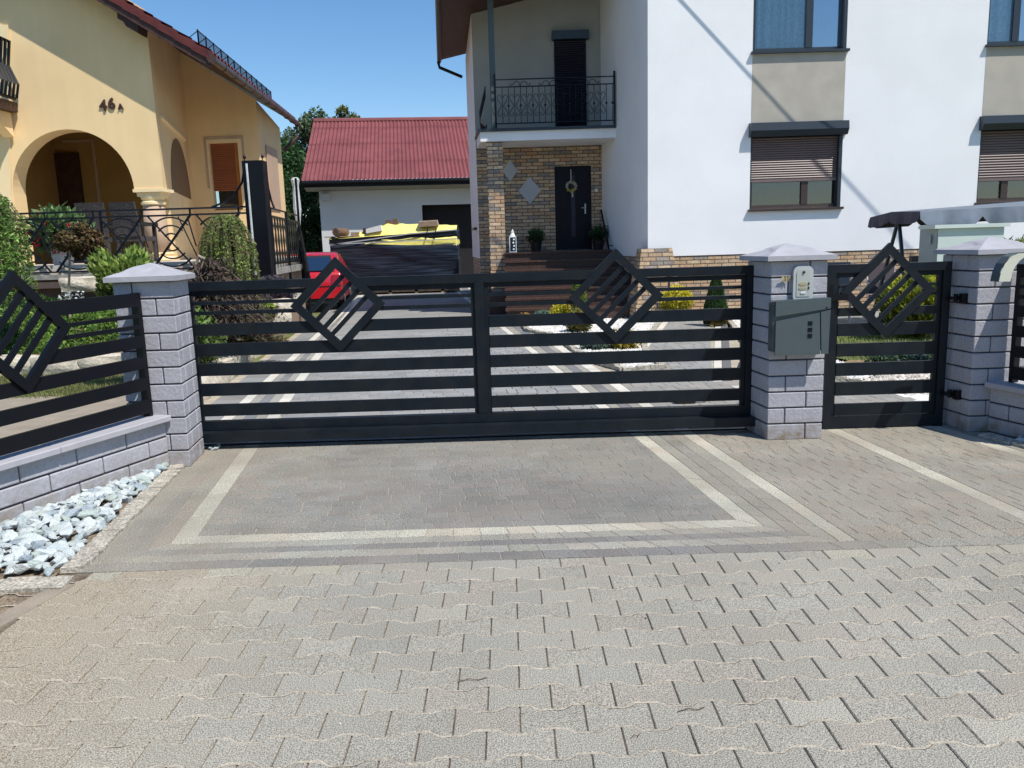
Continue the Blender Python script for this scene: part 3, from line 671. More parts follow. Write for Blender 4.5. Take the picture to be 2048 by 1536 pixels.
# ------------------------------------------------------------ white marble rubble
def rockmesh(seed,tint):
    rd=random.Random(seed); import bmesh
    bm=bmesh.new(); 
    for i in range(15):
        v=Vector((rd.gauss(0,1),rd.gauss(0,1),rd.gauss(0,1))).normalized(); v=Vector((v.x*1.25,v.y*.9,v.z*.75))*rd.uniform(.8,1.1); bm.verts.new(v)
    r=bmesh.ops.convex_hull(bm,input=bm.verts); 
    bmesh.ops.delete(bm,geom=[g for g in r['geom_interior'] if isinstance(g,bmesh.types.BMVert)],context='VERTS')
    bmesh.ops.bevel(bm,geom=list(bm.edges),offset=.10,segments=1,clamp_overlap=True,affect='EDGES')
    me=bpy.data.meshes.new('rock'); bm.to_mesh(me); bm.free()
    at=me.attributes.new('tint','FLOAT_COLOR','POINT'); at.data.foreach_set('color',[*tint,1]*len(me.vertices)); me.materials.append(M['rock']); return me
TIN=[(1.25,1.23,1.2),(1.2,1.2,1.19),(1.0,1.04,1.06),(1.3,1.28,1.25),(.85,.90,.92),(1.15,1.17,1.12),(.70,.76,.84),(1.25,1.25,1.24),(.92,.97,.88),(1.28,1.27,1.25)]
rms=[rockmesh(i,TIN[i%10]) for i in range(20)]
def rock(x,y,z,s,label,group):
    o=bpy.data.objects.new('broken_stone',random.choice(rms)); col.objects.link(o); o.location=(x,y,z); k=s
    o.scale=(k*U(.9,1.15),k*U(.85,1.1),k*U(.75,1)); o.rotation_euler=(U(-.5,.5),U(-.5,.5),U(0,6.3)); tag(o,label,'stone',group); return o
mb=MB(); mb.add([(-2.44,5.45,.004),(-3.3,3.46,.004),(-2.16,3.50,.004)],[(0,1,2)]); mb.build('rock_bed_base','sandd',kind='structure')
cnt=0;pts=[]
for tr in range(9000):
    y=U(3.555,5.40); xl=-2.43-(5.45-y)*.35+.02; xr=X('e4',y)-.13
    x=U(xl,xr+.0)
    if x<-3.25: continue
    s=U(.022,.055)
    if all((x-a)**2+(y-b)**2>(.55*(s+c))**2 for a,b,c in pts):
        pts.append((x,y,s))
    if len(pts)>=295: break
for x,y,s in pts:
    edge=min((x-(-2.43-(5.45-y)*.35)),(X('e4',y)-.13-x)); hgt=.014+.22*max(0,min(.12,edge))+U(0,.016)
    rock(x,y,hgt,s,'pale broken stone in the rock bed at the foot of the left low wall','pale broken stones of the left rock bed')
for i in range(16):
    y=U(4.75,5.45); x=3.40+(5.6-y)*.22+U(.02,.12)+.04
    rock(x,y,.02,U(.025,.042),'pale broken stone beside the shaded low wall on the right','pale broken stones at the right wall')
for i in range(14):
    rock(U(-2.43,-2.26),U(5.90,6.0),.012,U(.012,.025),'small cream stone in the gap under the left end of the wide gate','cream chips under the gate end')
# ------------------------------------------------------------ foliage helpers
def leafq(mb,p,s,c,asp=2.2,d=None):
    n=Vector((random.gauss(0,1),random.gauss(0,1),random.gauss(0,1))).normalized()
    if d is None: d=Vector((random.gauss(0,1),random.gauss(0,1),random.gauss(0,1)))
    a=d.normalized(); b=a.cross(n)
    if b.length<1e-3: b=Vector((1,0,0))
    b.normalize(); a=a*s; b=b*(s/asp)
    mb.add([p-a*.5,p+b*.5,p+a*.5,p-b*.5],[(0,1,2,3)],c)
def cloud(mb,c,r,n,s,pal,shell=.55,asp=2.2,zmin=None,clumps=0,ja=.3,up=0,dark=.45):
    c=Vector(c); cl=[]
    for i in range(clumps):
        v=Vector((random.gauss(0,1),random.gauss(0,1),random.gauss(0,1))).normalized()*U(.45,.85); cl.append((v,U(.25,.45)))
    for i in range(n):
        if cl:
            cv,cr=random.choice(cl); v=cv+Vector((random.gauss(0,1),random.gauss(0,1),random.gauss(0,1))).normalized()*cr*(U(0,1)**.4)
        else:
            v=Vector((random.gauss(0,1),random.gauss(0,1),random.gauss(0,1))).normalized()*(shell+(1-shell)*U(0,1)**.6)*(1+.12*math.sin(7*i))
        p=c+Vector((v.x*r[0],v.y*r[1],v.z*r[2]))
        if zmin is not None and p.z<zmin: continue
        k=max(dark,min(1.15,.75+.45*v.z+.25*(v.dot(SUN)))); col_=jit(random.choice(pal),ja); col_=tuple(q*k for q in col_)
        d=None
        if up: d=Vector((v.x,v.y,v.z*.5+up))+Vector((random.gauss(0,.4),random.gauss(0,.4),random.gauss(0,.4)))
        leafq(mb,p,s*U(.6,1.4),col_,asp,d)
GREEN=[(.05,.10,.02),(.07,.13,.03),(.10,.17,.035)]; DGREEN=[(.025,.06,.018),(.035,.08,.025),(.05,.10,.03)]
LIME=[(.20,.28,.03),(.28,.36,.04),(.14,.22,.03)]; YEL=[(.60,.52,.03),(.70,.60,.05),(.45,.42,.03),(.22,.28,.03)]
BLU=[(.10,.17,.13),(.14,.22,.17),(.07,.12,.08)]; ORA=[(.30,.18,.05),(.36,.22,.05),(.20,.17,.04),(.12,.13,.03)]
BRN=[(.14,.085,.04),(.10,.055,.03),(.20,.14,.06),(.08,.07,.03)]
def shrub(name,label,cat,c,r,n,s,pal,group=None,shell=.5,asp=2.2,stem=None,up=0,core=True,clumps=0,zmin=None):
    t=thing(name,label,cat,group,(0,0,0)); mb=MB()
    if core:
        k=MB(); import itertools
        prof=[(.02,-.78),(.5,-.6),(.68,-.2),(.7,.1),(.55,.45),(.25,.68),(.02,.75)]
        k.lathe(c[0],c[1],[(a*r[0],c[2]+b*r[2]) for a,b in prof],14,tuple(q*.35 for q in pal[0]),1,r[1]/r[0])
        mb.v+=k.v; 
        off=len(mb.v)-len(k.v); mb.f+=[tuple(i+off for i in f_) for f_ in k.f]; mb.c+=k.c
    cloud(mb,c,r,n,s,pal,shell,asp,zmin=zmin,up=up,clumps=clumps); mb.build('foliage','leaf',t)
    st=MB(); b=stem if stem is not None else c[2]-r[2]
    st.tube([(c[0],c[1],b-.02),(c[0]+.01,c[1],(b+c[2])/2),(c[0],c[1],c[2])],max(.012,r[0]*.05),6,r2=.008); st.build('stem','bark',t)
    return t
# beds
def poly(name,m_,pts,z,kind='structure'):
    mb=MB(); mb.add([(p[0],p[1],z) for p in pts],[tuple(range(len(pts)))]); return mb.build(name,m_,kind=kind)
def inpoly(x,y,P):
    c=False;j=len(P)-1
    for i in range(len(P)):
        if (P[i][1]>y)!=(P[j][1]>y) and x<(P[j][0]-P[i][0])*(y-P[i][1])/(P[j][1]-P[i][1])+P[i][0]: c=not c
        j=i
    return c
def pebbles(name,P,n,s,z=.02,pal=((1,1,1),(.9,.88,.84),(1.1,1.1,1.1),(.75,.73,.7))):
    mb=MB(); xs=[p[0] for p in P];ys=[p[1] for p in P]; k=0
    while k<n:
        x=U(min(xs),max(xs));y=U(min(ys),max(ys)); k+=1
        if not inpoly(x,y,P): continue
        r=s*U(.6,1.4); a=U(0,3); c=jit(random.choice(pal),.1); q=[]
        for i in range(5): t_=a+i*1.256; q.append((x+r*math.cos(t_)*U(.7,1.2),y+r*math.sin(t_)*U(.7,1.2),z))
        top=(x+U(-r,r)*.2,y+U(-r,r)*.2,z+r*U(.5,.9)); mb.add(q+[top],[(i,(i+1)%5,5) for i in range(5)],c)
    mb.build(name,'pebble',kind='stuff')
bed1=[(.97,9.9),(1.28,9.1),(1.75,9.12),(1.75,10.2),(1.9,11.4),(2.62,14.1),(2.75,15.3),(.2,15.3),(.28,13.6),(.62,12.9),(.8,11.6)]
poly('white_gravel_bed','pebble',bed1,.02); pebbles('white_gravel',bed1,9000,.022,.022)
bed2=[(2.42,8.35),(2.95,9.9),(3.3,11.2),(4.05,14.95),(6.2,14.95),(4.4,13.2),(4.0,11.6),(3.7,9.9),(3.9,8.35),(3.5,7.9)]
poly('pale_gravel_bed','pebble',bed2,.02); pebbles('pale_gravel',bed2,9000,.022,.022)
ke=MB()
def edging(P,closed=True):
    for i in range(len(P) if closed else len(P)-1):
        a=Vector((*P[i],0));b=Vector((*P[(i+1)%len(P)],0)); L=(b-a).length; n=max(1,int(L/.12))
        for k in range(n):
            p=a.lerp(b,k/n); q=a.lerp(b,(k+1)/n); d=(q-p).normalized(); x=Vector((-d.y,d.x,0))*.04
            hh=U(.035,.06); ke.hexa([p-x,p+x,q+x,q-x]+[v+Vector((U(-.006,.006),U(-.006,.006),hh)) for v in (p-x,p+x,q+x,q-x)],jit((.25,.24,.23),.3))
edging(bed1); edging(bed2[:4],False); edging([bed2[-1],bed2[0]],False)
ke.build('bed_edging_stones','kerb',kind='structure')
# lawn right
lawn=[(3.95,9.25),(5.2,9.2),(9.5,9.6),(9.5,12.2),(4.6,12.2),(4.05,11.6),(3.75,9.9)]
poly('lawn','grassbase',lawn,.015)
def grass(name,P,n,h_,pal,z=.015,zf=None):
    mb=MB(); xs=[p[0] for p in P];ys=[p[1] for p in P]
    for i in range(n):
        x=U(min(xs),max(xs));y=U(min(ys),max(ys))
        if not inpoly(x,y,P): continue
        zz_=z if zf is None else zf(x,y)
        a=U(0,6.28);hh=h_*U(.5,1.3); wd=.006; l=hh*U(.2,.7)
        mb.add([(x-wd,y,zz_),(x+wd,y,zz_),(x+math.cos(a)*l,y+math.sin(a)*l,zz_+hh)],[(0,1,2)],jit(random.choice(pal),.25))
    mb.build(name,'leaf',kind='stuff')
grass('grass',lawn,16000,.05,[(.16,.22,.05),(.22,.27,.07),(.30,.30,.12)])
strip2=[(3.9,8.3),(6.5,8.3),(7.5,9.4),(5.2,9.2),(3.95,9.25),(3.72,9.0)]
poly('flower_strip','soil',strip2,.018)
poly('gravel_path','pebble',[(3.6,6.3),(8.5,6.3),(8.5,8.3),(3.9,8.3),(3.5,7.9)],.0)
pebbles('path_gravel',[(3.6,7.2),(7,7.2),(7,8.3),(3.9,8.3),(3.5,7.9)],3500,.03,.002,pal=((.9,.85,.78),(.7,.66,.6),(.55,.5,.45)))
dz=MB(); 
for i in range(20):
    for j in range(7): blk(dz,[(4.4+i*.3,12.3+j*.4),(4.4+i*.3+.3,12.3+j*.4),(4.4+i*.3+.3,12.3+j*.4+.4),(4.4+i*.3,12.3+j*.4+.4)],jit((.95,.97,.95),.1),z=.03)
dz.build('patio','drivec',kind='structure')
# garden plants (right of the drive)
t=thing('thuja','dark green cone-shaped thuja against the brick plinth','shrub'); q=MB()
for i in range(7500):
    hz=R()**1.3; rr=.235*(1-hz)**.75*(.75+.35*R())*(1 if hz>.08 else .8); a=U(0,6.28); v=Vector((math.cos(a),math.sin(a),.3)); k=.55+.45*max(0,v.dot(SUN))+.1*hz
    leafq(q,Vector((3.50+rr*v.x,13.6+rr*v.y,.04+hz*.92)),.045*U(.6,1.3),tuple(z_*k for z_ in jit(random.choice([(.03,.075,.02),(.05,.11,.03),(.08,.15,.04)] if hz>.12 else [(.2,.11,.03),(.08,.10,.03)]),.3)),2.2,Vector((v.x*.5+U(-.3,.3),v.y*.5+U(-.3,.3),1.3)))
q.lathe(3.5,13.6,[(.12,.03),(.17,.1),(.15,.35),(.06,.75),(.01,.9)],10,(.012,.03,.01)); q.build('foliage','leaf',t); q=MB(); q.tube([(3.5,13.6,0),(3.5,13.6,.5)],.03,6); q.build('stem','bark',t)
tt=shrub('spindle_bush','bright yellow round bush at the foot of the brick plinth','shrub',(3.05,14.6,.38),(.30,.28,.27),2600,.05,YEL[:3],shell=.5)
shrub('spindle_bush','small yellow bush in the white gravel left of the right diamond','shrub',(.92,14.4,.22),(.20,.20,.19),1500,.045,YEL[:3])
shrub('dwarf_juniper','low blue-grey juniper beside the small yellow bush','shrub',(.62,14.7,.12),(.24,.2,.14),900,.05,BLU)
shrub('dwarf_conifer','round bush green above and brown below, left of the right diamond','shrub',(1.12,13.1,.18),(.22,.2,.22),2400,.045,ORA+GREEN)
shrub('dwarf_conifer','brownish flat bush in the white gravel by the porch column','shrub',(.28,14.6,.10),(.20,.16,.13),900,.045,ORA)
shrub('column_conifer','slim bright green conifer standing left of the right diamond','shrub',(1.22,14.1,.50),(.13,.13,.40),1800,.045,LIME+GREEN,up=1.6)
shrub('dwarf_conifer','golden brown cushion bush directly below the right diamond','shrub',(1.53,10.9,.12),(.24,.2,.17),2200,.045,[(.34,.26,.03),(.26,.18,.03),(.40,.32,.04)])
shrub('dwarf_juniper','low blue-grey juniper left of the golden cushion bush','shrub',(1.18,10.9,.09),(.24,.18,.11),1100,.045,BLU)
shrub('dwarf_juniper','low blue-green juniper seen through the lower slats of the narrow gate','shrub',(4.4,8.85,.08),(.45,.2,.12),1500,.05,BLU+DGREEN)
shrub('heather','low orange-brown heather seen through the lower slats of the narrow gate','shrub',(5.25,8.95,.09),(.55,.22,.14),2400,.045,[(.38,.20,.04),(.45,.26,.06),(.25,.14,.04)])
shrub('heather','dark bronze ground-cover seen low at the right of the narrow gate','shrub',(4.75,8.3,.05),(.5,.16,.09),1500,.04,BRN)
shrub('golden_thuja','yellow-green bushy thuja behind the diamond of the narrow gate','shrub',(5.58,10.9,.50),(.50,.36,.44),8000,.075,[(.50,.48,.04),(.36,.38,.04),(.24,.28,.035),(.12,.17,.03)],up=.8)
# ------------------------------------------------------------ white house
H=thing('white_house','white two-storey house with brick plinth, balcony and porch','house')
def wallholes(mb,x0,x1,z0,z1,y,holes,dep=.14,yf=None):
    xs=sorted({x0,x1,*[h_[0] for h_ in holes],*[h_[1] for h_ in holes]}); zs=sorted({z0,z1,*[h_[2] for h_ in holes],*[h_[3] for h_ in holes]})
    for i in range(len(xs)-1):
        for j in range(len(zs)-1):
            cx=(xs[i]+xs[i+1])/2;cz=(zs[j]+zs[j+1])/2
            if any(a<cx<b and c<cz<d for a,b,c,d in holes): continue
            mb.quad((xs[i],y,zs[j]),(xs[i+1],y,zs[j]),(xs[i+1],y,zs[j+1]),(xs[i],y,zs[j+1]))
    for a,b,c,d in holes:
        mb.quad((a,y,c),(b,y,c),(b,y+dep,c),(a,y+dep,c)); mb.quad((a,y,d),(b,y,d),(b,y+dep,d),(a,y+dep,d))
        mb.quad((a,y,c),(a,y,d),(a,y+dep,d),(a,y+dep,c)); mb.quad((b,y,c),(b,y,d),(b,y+dep,d),(b,y+dep,c))
FY=15.0; ZP=1.165
wx=[(4.455,6.12),(8.62,10.3)]
holes=[(a,b,1.97,3.24) for a,b in wx]+[(a,b,4.71,6.15) for a,b in wx]
wl=MB(); wallholes(wl,2.59,14,ZP,9,FY,holes,.16)
# side recess wall
def sx_(y): return 2.59-(y-15)*.13
wl.quad((sx_(15),15,ZP),(sx_(15),15,9),(sx_(18.4),18.4,9),(sx_(18.4),18.4,ZP))
# upper back wall of balcony + left exterior wall
wl.quad((-.64,18.4,ZP),(-.64,18.4,6.42),(-.98,22.5,6.36),(-.98,22.5,ZP))
wl.quad((14,15,ZP),(14,22.5,ZP),(14,22.5,9),(14,15,9)); wl.quad((14,22.5,ZP),(2.6,22.5,ZP),(2.6,22.5,9),(14,22.5,9)); wl.quad((2.6,22.5,ZP),(-.98,22.5,ZP),(-.98,22.5,6.36),(2.6,22.5,7.1)); wl.quad((2.6,18.4,6.9),(2.6,22.5,6.9),(2.6,22.5,9),(2.6,18.4,9))
wl.build('wall','plwhite',H)
g=MB(); g.quad((-.64,18.395,3.83),(sx_(18.4),18.395,3.83),(sx_(18.4),18.395,9),(-.64,18.395,6.44)); g.build('balcony_wall','plgrey',H)
g=MB(); dx0,dx1=1.09,1.91
wallholes(g,-.64,2.15,.4,3.83,18.4,[(dx0,dx1,1.30,3.15)],.12); g.build('porch_brick_wall','brick',H)
pl_=MB(); wallholes(pl_,2.59,14,-.06,ZP,FY+.015,[]); pl_.quad((2.59+.012,15,-.06),(2.59+.012,15,ZP),(sx_(18.4)+.01,18.4,ZP),(sx_(18.4)+.01,18.4,-.06)); pl_.quad((-.63,18.41,-.06),(-.63,18.41,ZP),(-.97,22.5,ZP),(-.97,22.5,-.06)); pl_.box(2.59,14,FY+.012,FY+.06,ZP-.006,ZP+.0)
pl_.build('brick_plinth','brickp',H)
bt=MB(); bt.hexa([(2.30,14.72,-.06),(3.24,14.72,-.06),(3.24,15.6,-.06),(2.22,15.6,-.06),(2.455,14.93,1.315),(3.025,14.93,1.315),(3.025,15.3,1.315),(2.44,15.3,1.315)]); bt.build('buttress','brick',H)
# beige panels
for a,b in wx:
    p=MB(); p.box(a,b,FY-.004,FY+.05,3.497,4.655); p.build('beige_panel','plbeige',H)
rv=MB() # thin shadow-side return of the recessed panel
def window(a,b,z0,z1,shut,flip=False):
    W_=MB(); d=FY+.10; y=FY
    fw=.07
    # outer frame
    W_.box(a,a+fw,d,d+.06,z0,z1); W_.box(b-fw,b,d,d+.06,z0,z1); W_.box(a+fw,b-fw,d,d+.06,z0,z0+fw); W_.box(a+fw,b-fw,d,d+.06,z1-fw,z1)
    mx=a+(b-a)*(.62 if not flip else .33); W_.box(mx-.06,mx+.06,d-.012,d+.055,z0+fw,z1-fw); fr_=W_.build('window','brown' if z0<4 else 'anth',H)
    g_=MB(); g_.box(a+fw,mx-.061,d+.025,d+.035,z0+fw,z1-fw); g_.build('pane','glass' if z0>4 else 'glassl',fr_)
    g_=MB(); g_.box(mx+.061,b-fw,d+.025,d+.035,z0+fw,z1-fw); g_.build('pane','glassd' if z0>4 else 'glassl',fr_)
    r_=MB(); r_.box(a,b,d+.5,d+.52,z0,z1); r_.build('room_back','room',fr_)
    gr=MB(); gr.box(b-.062,b-.002,FY-.01,d-.002,z0+.002,z1-.002); gr.build('guide_rail','anth',fr_); gr=MB(); gr.box(a+.002,a+.028,FY+.02,d-.002,z0+.002,z1-.002); gr.build('guide_rail','anth',fr_)
    s_m=MB(); s_m.box(a-.03,b+.04,FY-.075,FY+.098,z0-.045,z0-.003); s_m.build('sill','brown' if z0<4 else 'anth',H)
    if shut:
        bx=MB(); bx.prism([(a-.04,FY+.09,z1+.255),(a-.04,FY-.14,z1+.235),(a-.04,FY-.16,z1+.10),(a-.04,FY-.10,z1+.0),(a-.04,FY+.09,z1-.0)],(b-a+.09,0,0)); bx.build('shutter_box','anth',H)
        sh=MB(); n=18; zb=shut; zt=z1; st=(zt-zb)/n
        for k in range(n):
            zz0=zb+k*st; sh.prism([(a+.03,d-.012,zz0),(a+.03,d-.030,zz0+st*.12),(a+.03,d-.038,zz0+st*.5),(a+.03,d-.030,zz0+st*.85),(a+.03,d-.012,zz0+st*.97)],(b-a-.095,0,0))
        sh.build('roller_shutter','shut',H)
        bb=MB(); bb.box(a+.03,b-.065,d-.04,d-.01,zb-.05,zb); bb.build('shutter_bottom_bar','shut',H)
        # ornaments inside
        it=MB()
        for k in range(7):
            cx=U(a+.15,b-.15); it.prism([(cx-.08,d+.2,z0+.08),(cx+.08,d+.2,z0+.08),(cx+U(-.05,.05),d+.2,z0+U(.2,.42))],(0,.01,0))
        it.build('window_ornaments','lit',H)
    else:
        cu=MB(); n=60; xa=a+.05
        vs=[];fs=[]
        for k in range(n+1):
            x=xa+(b-a-.1)*k/n; yy=d+.13+.045*math.sin(k*1.25+math.sin(k*.3))+.01*math.sin(k*.5)
            vs+=[(x,yy,z0+.05),(x,yy,z1)]
        for k in range(n): fs.append((2*k,2*k+2,2*k+3,2*k+1))
        cu.add(vs,fs); cu.build('curtain','curtain',H)
for k,(a,b) in enumerate(wx):
    window(a,b,1.97,3.24,2.50 if k==0 else 2.40,flip=(k==1)); window(a,b,4.71,6.15,None,flip=(k==1))
# tilted open casement at upper left window
oc=MB(); q0=V(1628,14,14.98)
# porch: door
D=MB(); D.box(dx0,dx0+.07,18.42,18.5,1.30,3.15); D.box(dx1-.07,dx1,18.42,18.5,1.30,3.15); D.box(dx0+.07,dx1-.07,18.42,18.5,3.08,3.15); D.build('door_frame','door',H)
D=MB(); D.box(dx0+.07,dx1-.07,18.45,18.5,1.31,3.08); 
for (xa,xb,za,zb) in ((dx0+.13,1.40,1.45,2.0),(1.60,dx1-.13,1.45,2.0),(dx0+.13,1.38,2.1,2.9),(1.62,dx1-.13,2.1,2.9)): 
    D.box(xa,xb,18.437,18.449,za,zb)
dd=D.build('door','door',H)
q=MB(); q.box(1.455,1.545,18.436,18.448,1.6,2.95); q.build('door_glass','shutd',dd)
q=MB(); q.box(1.755,1.785,18.42,18.449,2.1,2.32); q.tube([(1.77,18.41,2.23),(1.68,18.40,2.23)],.012,8); q.build('handle','steel',dd)
q=MB(); q.box(dx0-.05,dx1+.0,18.3,18.45,1.272,1.30); q.build('threshold','steel',H)
for (cx,cz,hw,hh) in ((.10,3.09,.17,.24),(.53,2.645,.255,.295)):
    q=MB(); q.prism([(cx,18.398,cz-hh),(cx+hw,18.398,cz),(cx,18.398,cz+hh),(cx-hw,18.398,cz)],(0,-.02,0)); q.build('diamond_plate','lit',H)
q=MB(); q.box(1.99,2.05,18.385,18.399,2.57,2.64); q.build('doorbell','white',H)
# balcony slab, column
q=MB(); q.prism([(-.50,17.2,3.585),(sx_(17.2)+.0,17.2,3.585),(sx_(18.39),18.39,3.585),(-.62,18.39,3.585)],(0,0,.19)); q.build('balcony_slab','plwhite',H)
q=MB(); q.prism([(-.56,17.14,3.776),(sx_(17.14)+.0,17.14,3.776),(sx_(18.39),18.39,3.776),(-.66,18.39,3.776)],(0,0,.055)); q.build('balcony_edge','anth',H)
q=MB(); q.box(-.38,-.045,17.25,17.58,.44,3.584); q.build('porch_column','brick',H)
q=MB(); q.box(-.265,-.145,17.2,17.3,3.832,6.9); q.build('balcony_post','box',H)
# roof
zr=lambda x:6.26+.22*(x+1.5)
rf=MB()
def rslab(x0,x1,y0,y1,xo=0):
    a=[(x0,y0,zr(x0)),(x1,y0,zr(x1)),(x1,y1,zr(x1)),(x0+xo,y1,zr(x0+xo))]; rf.hexa(a+[(p[0],p[1],p[2]+.2) for p in a])
rf.hexa([(-1.13,16.3,6.26),(2.4,16.3,6.26+.22*3.7),(2.4,22,6.26+.22*3.7),(-1.58,22,6.26),(-1.13,16.3,6.46),(2.4,16.3,6.46+.22*3.7),(2.4,22,6.46+.22*3.7),(-1.58,22,6.46)])
rf.build('roof','darkwood',H)
rg=MB()
for i in range(24): 
    y=16.3+i*.24; rg.tube([(-1.17-.0187*i,y,6.30),(-1.17-.0187*(i+1),y+.22,6.30)],.065,8)
rg.build('roof_edge_tiles','tile',H)
q=MB(); q.tube([(-1.19,16.3,6.22),(-1.64,22.0,6.22)],.055,8); q.tube([(-1.66,21.9,6.2),(-1.63,21.9,6.05),(-1.05,21.8,5.78)],.04,8); q.build('gutter','iron2',H)
# upper gable above facade edge is out of frame; unseen main roof, kept low so sun reaches the stack
q=MB(); q.hexa([(2.2,14.4,9),(14.5,14.4,9),(14.5,23,9),(2.2,23,9),(2.6,18,9.5),(14.1,18,9.5),(14.1,19,9.5),(2.6,19,9.5)]); q.build('main_roof','tile',H)
# balcony door with shutter
q=MB(); q.box(1.09,1.885,18.22,18.39,5.79,5.965); q.build('shutter_box','anth',H)
q=MB(); n=42
for k in range(n):
    z=3.88+k*(5.79-3.88)/n; st=(5.79-3.88)/n
    q.prism([(1.135,18.385,z),(1.135,18.352,z+st*.15),(1.135,18.342,z+st*.5),(1.135,18.352,z+st*.85),(1.135,18.385,z+st)],(.69,0,0))
q.build('roller_shutter','shutd',H)
# side wall window
q=MB(); q.hexa([(-.70,19.3,1.9),(-.66,19.3,1.9),(-.74,20.2,1.9),(-.78,20.2,1.9),(-.70,19.3,3.3),(-.66,19.3,3.3),(-.74,20.2,3.3),(-.78,20.2,3.3)]); q.build('side_window','glassd',H)
q=MB(); q.hexa([(-.80,19.25,1.84),(-.66,19.25,1.84),(-.74,20.25,1.84),(-.88,20.25,1.84),(-.80,19.25,1.89),(-.66,19.25,1.89),(-.74,20.25,1.89),(-.88,20.25,1.89)]); q.build('sill','brown',H)
# balcony railing
q=MB(); y=17.1
for z in (4.775,4.63,3.915): q.tube([(-.16,y,z),(2.29,y,z)],.013,4)
q.tube([(-.36,y,4.65),(-.40,18.3,4.65)],.013,4); q.tube([(-.36,y,3.9),(-.40,18.3,3.9)],.013,4)
for i in range(8): q.tube([(-.36-.004*i,y+.16*i,4.65),(-.50-.004*i,y+.16*i,4.15),(-.48-.004*i,y+.16*i,3.98),(-.38-.004*i,y+.16*i,3.88)],.010,4)
q.tube([(-.165,y,3.83),(-.165,y,4.85)],.02,4); q.tube([(2.27,y,3.83),(2.27,y,4.88)],.025,4); q.lathe(-.165,y,[(.005,4.84),(.025,4.865),(.02,4.89),(.003,4.9)],8)
def spiral(cx,cz,r,a0,turn,n=14):
    return [(cx+r*(1-.75*k/n)*math.cos(a0+turn*k/n),y,cz+r*(1-.75*k/n)*math.sin(a0+turn*k/n)) for k in range(n+1)]
px=-.02; i=0
while px<2.25:
    q.tube([(px,y,4.63),(px,y,3.915)],.007,4)
    if i%2==0 and px<2.15:
        c=px+.125
        for s in (-1,1):
            # S scroll: top curl outward, waist, bottom curl
            pts=[]
            for k in range(11): a=math.pi*.0+math.pi*1.35*k/10; pts.append((px+s*(.045-.0)+s*.035*math.cos(math.pi-a)*(1 if k>2 else .8),y,4.44+.05*math.sin(a)))
            p2=[(px+s*.02,y,4.42),(px+s*.035,y,4.475),(px+s*.075,y,4.48),(px+s*.105,y,4.44),(px+s*.09,y,4.38),(px+s*.04,y,4.30),(px+s*.02,y,4.265),(px+s*.045,y,4.22),(px+s*.095,y,4.15),(px+s*.105,y,4.10),(px+s*.075,y,4.06),(px+s*.035,y,4.065),(px+s*.02,y,4.11),(px+s*.05,y,4.12)]
            q.tube(p2,.0065,4)
    else: q.lathe(px,y,[(.004,4.23),(.022,4.25),(.022,4.27),(.004,4.29)],6)
    px+=.125; i+=1
for cx in (.35,.95,1.75):
    for s in (-1,1): q.tube([(cx,y,4.64),(cx+s*.02,y,4.70),(cx+s*.06,y,4.735),(cx+s*.11,y,4.72),(cx+s*.16,y,4.665),(cx+s*.2,y,4.65),(cx+s*.215,y,4.68),(cx+s*.19,y,4.695)],.007,4)
q.build('balcony_railing','iron2',H)
# porch steps
q=MB()
q.box(-.06,2.5,17.0,18.39,.02,1.27); 
for k in range(1,7): 
    q.box(-.06,2.5 if k<3 else 2.45,17.0-.3*k,17.0-.3*(k-1)-.002,.0,1.27-.175*k); q.box(-.08,2.5 if k<3 else 2.45,17.0-.3*k-.03,17.0-.3*(k-1)-.002,1.27-.175*k,1.27-.175*k+.035)
q.box(-.09,2.2,16.96,18.39,1.2702,1.30-.002); q.box(-.62,-.0605,17.1,18.39,.0,.44)
q.build('porch_steps','granite',H)
q=MB(); pA=(2.09,18.1,2.16);pB=(2.17,17.35,1.26)
q.tube([pA,pB],.022,8); q.tube([(2.12,17.8,1.80),(2.2,17.8,1.80)],.01,6); q.tube([(2.16,17.45,1.38),(2.26,17.45,1.38)],.01,6); q.build('handrail','iron2',H)
# porch objects
t=thing('door_wreath','round pale wreath hung on a ribbon on the dark front door','wreath')
q=MB(); cx,cz=1.46,2.70
for k in range(150):
    a=U(0,6.28); r=U(.075,.125); leafq(q,Vector((cx+r*math.cos(a),18.40+U(-.02,.02),cz+r*math.sin(a))),.05,jit((.62,.58,.48) if math.sin(a)>-.2 else (.62,.50,.10),.2),1.5)
q.tube([(cx+.1*math.cos(a/8*math.pi),18.41,cz+.1*math.sin(a/8*math.pi)) for a in range(16)],.02,6,(.4,.36,.28),closed=True); q.build('ring','petal',t)
q=MB(); q.box(cx-.008,cx+.008,18.425,18.43,2.8,3.08); q.box(cx+.01,cx+.04,18.39,18.395,2.47,2.60); q.build('ribbon','cream',t)
t=thing('garden_lantern','white lantern with patterned glass on the porch landing','lantern',None,(.11,17.3,1.30)); t.scale=(.68,.68,.68)
q=MB(); q.box(-.12,.12,-.12,.12,0,.03); q.box(-.11,.11,-.11,.11,.46,.49)
for sx in (-1,1):
    for sy in (-1,1): q.box(sx*.1-.012,sx*.1+.012,sy*.1-.012,sy*.1+.012,.03,.46)
q.build('frame','white',t)
q=MB(); q.lathe(0,0,[(.11,.49),(.07,.56),(.05,.60),(.05,.65),(.02,.68),(.02,.72)],8); q.build('roof','white',t)
q=MB(); q.box(-.088,.088,-.096,-.09,.03,.46); q.build('glass','shutd',t)
q=MB()
for k in range(4): a=U(-.05,.05); zc=.1+k*.1; q.prism([(a+.03*math.cos(j*.785),-.098,zc+.03*math.sin(j*.785)) for j in range(8)],(0,-.002,0))
q.build('pattern_dots','curtain',t)
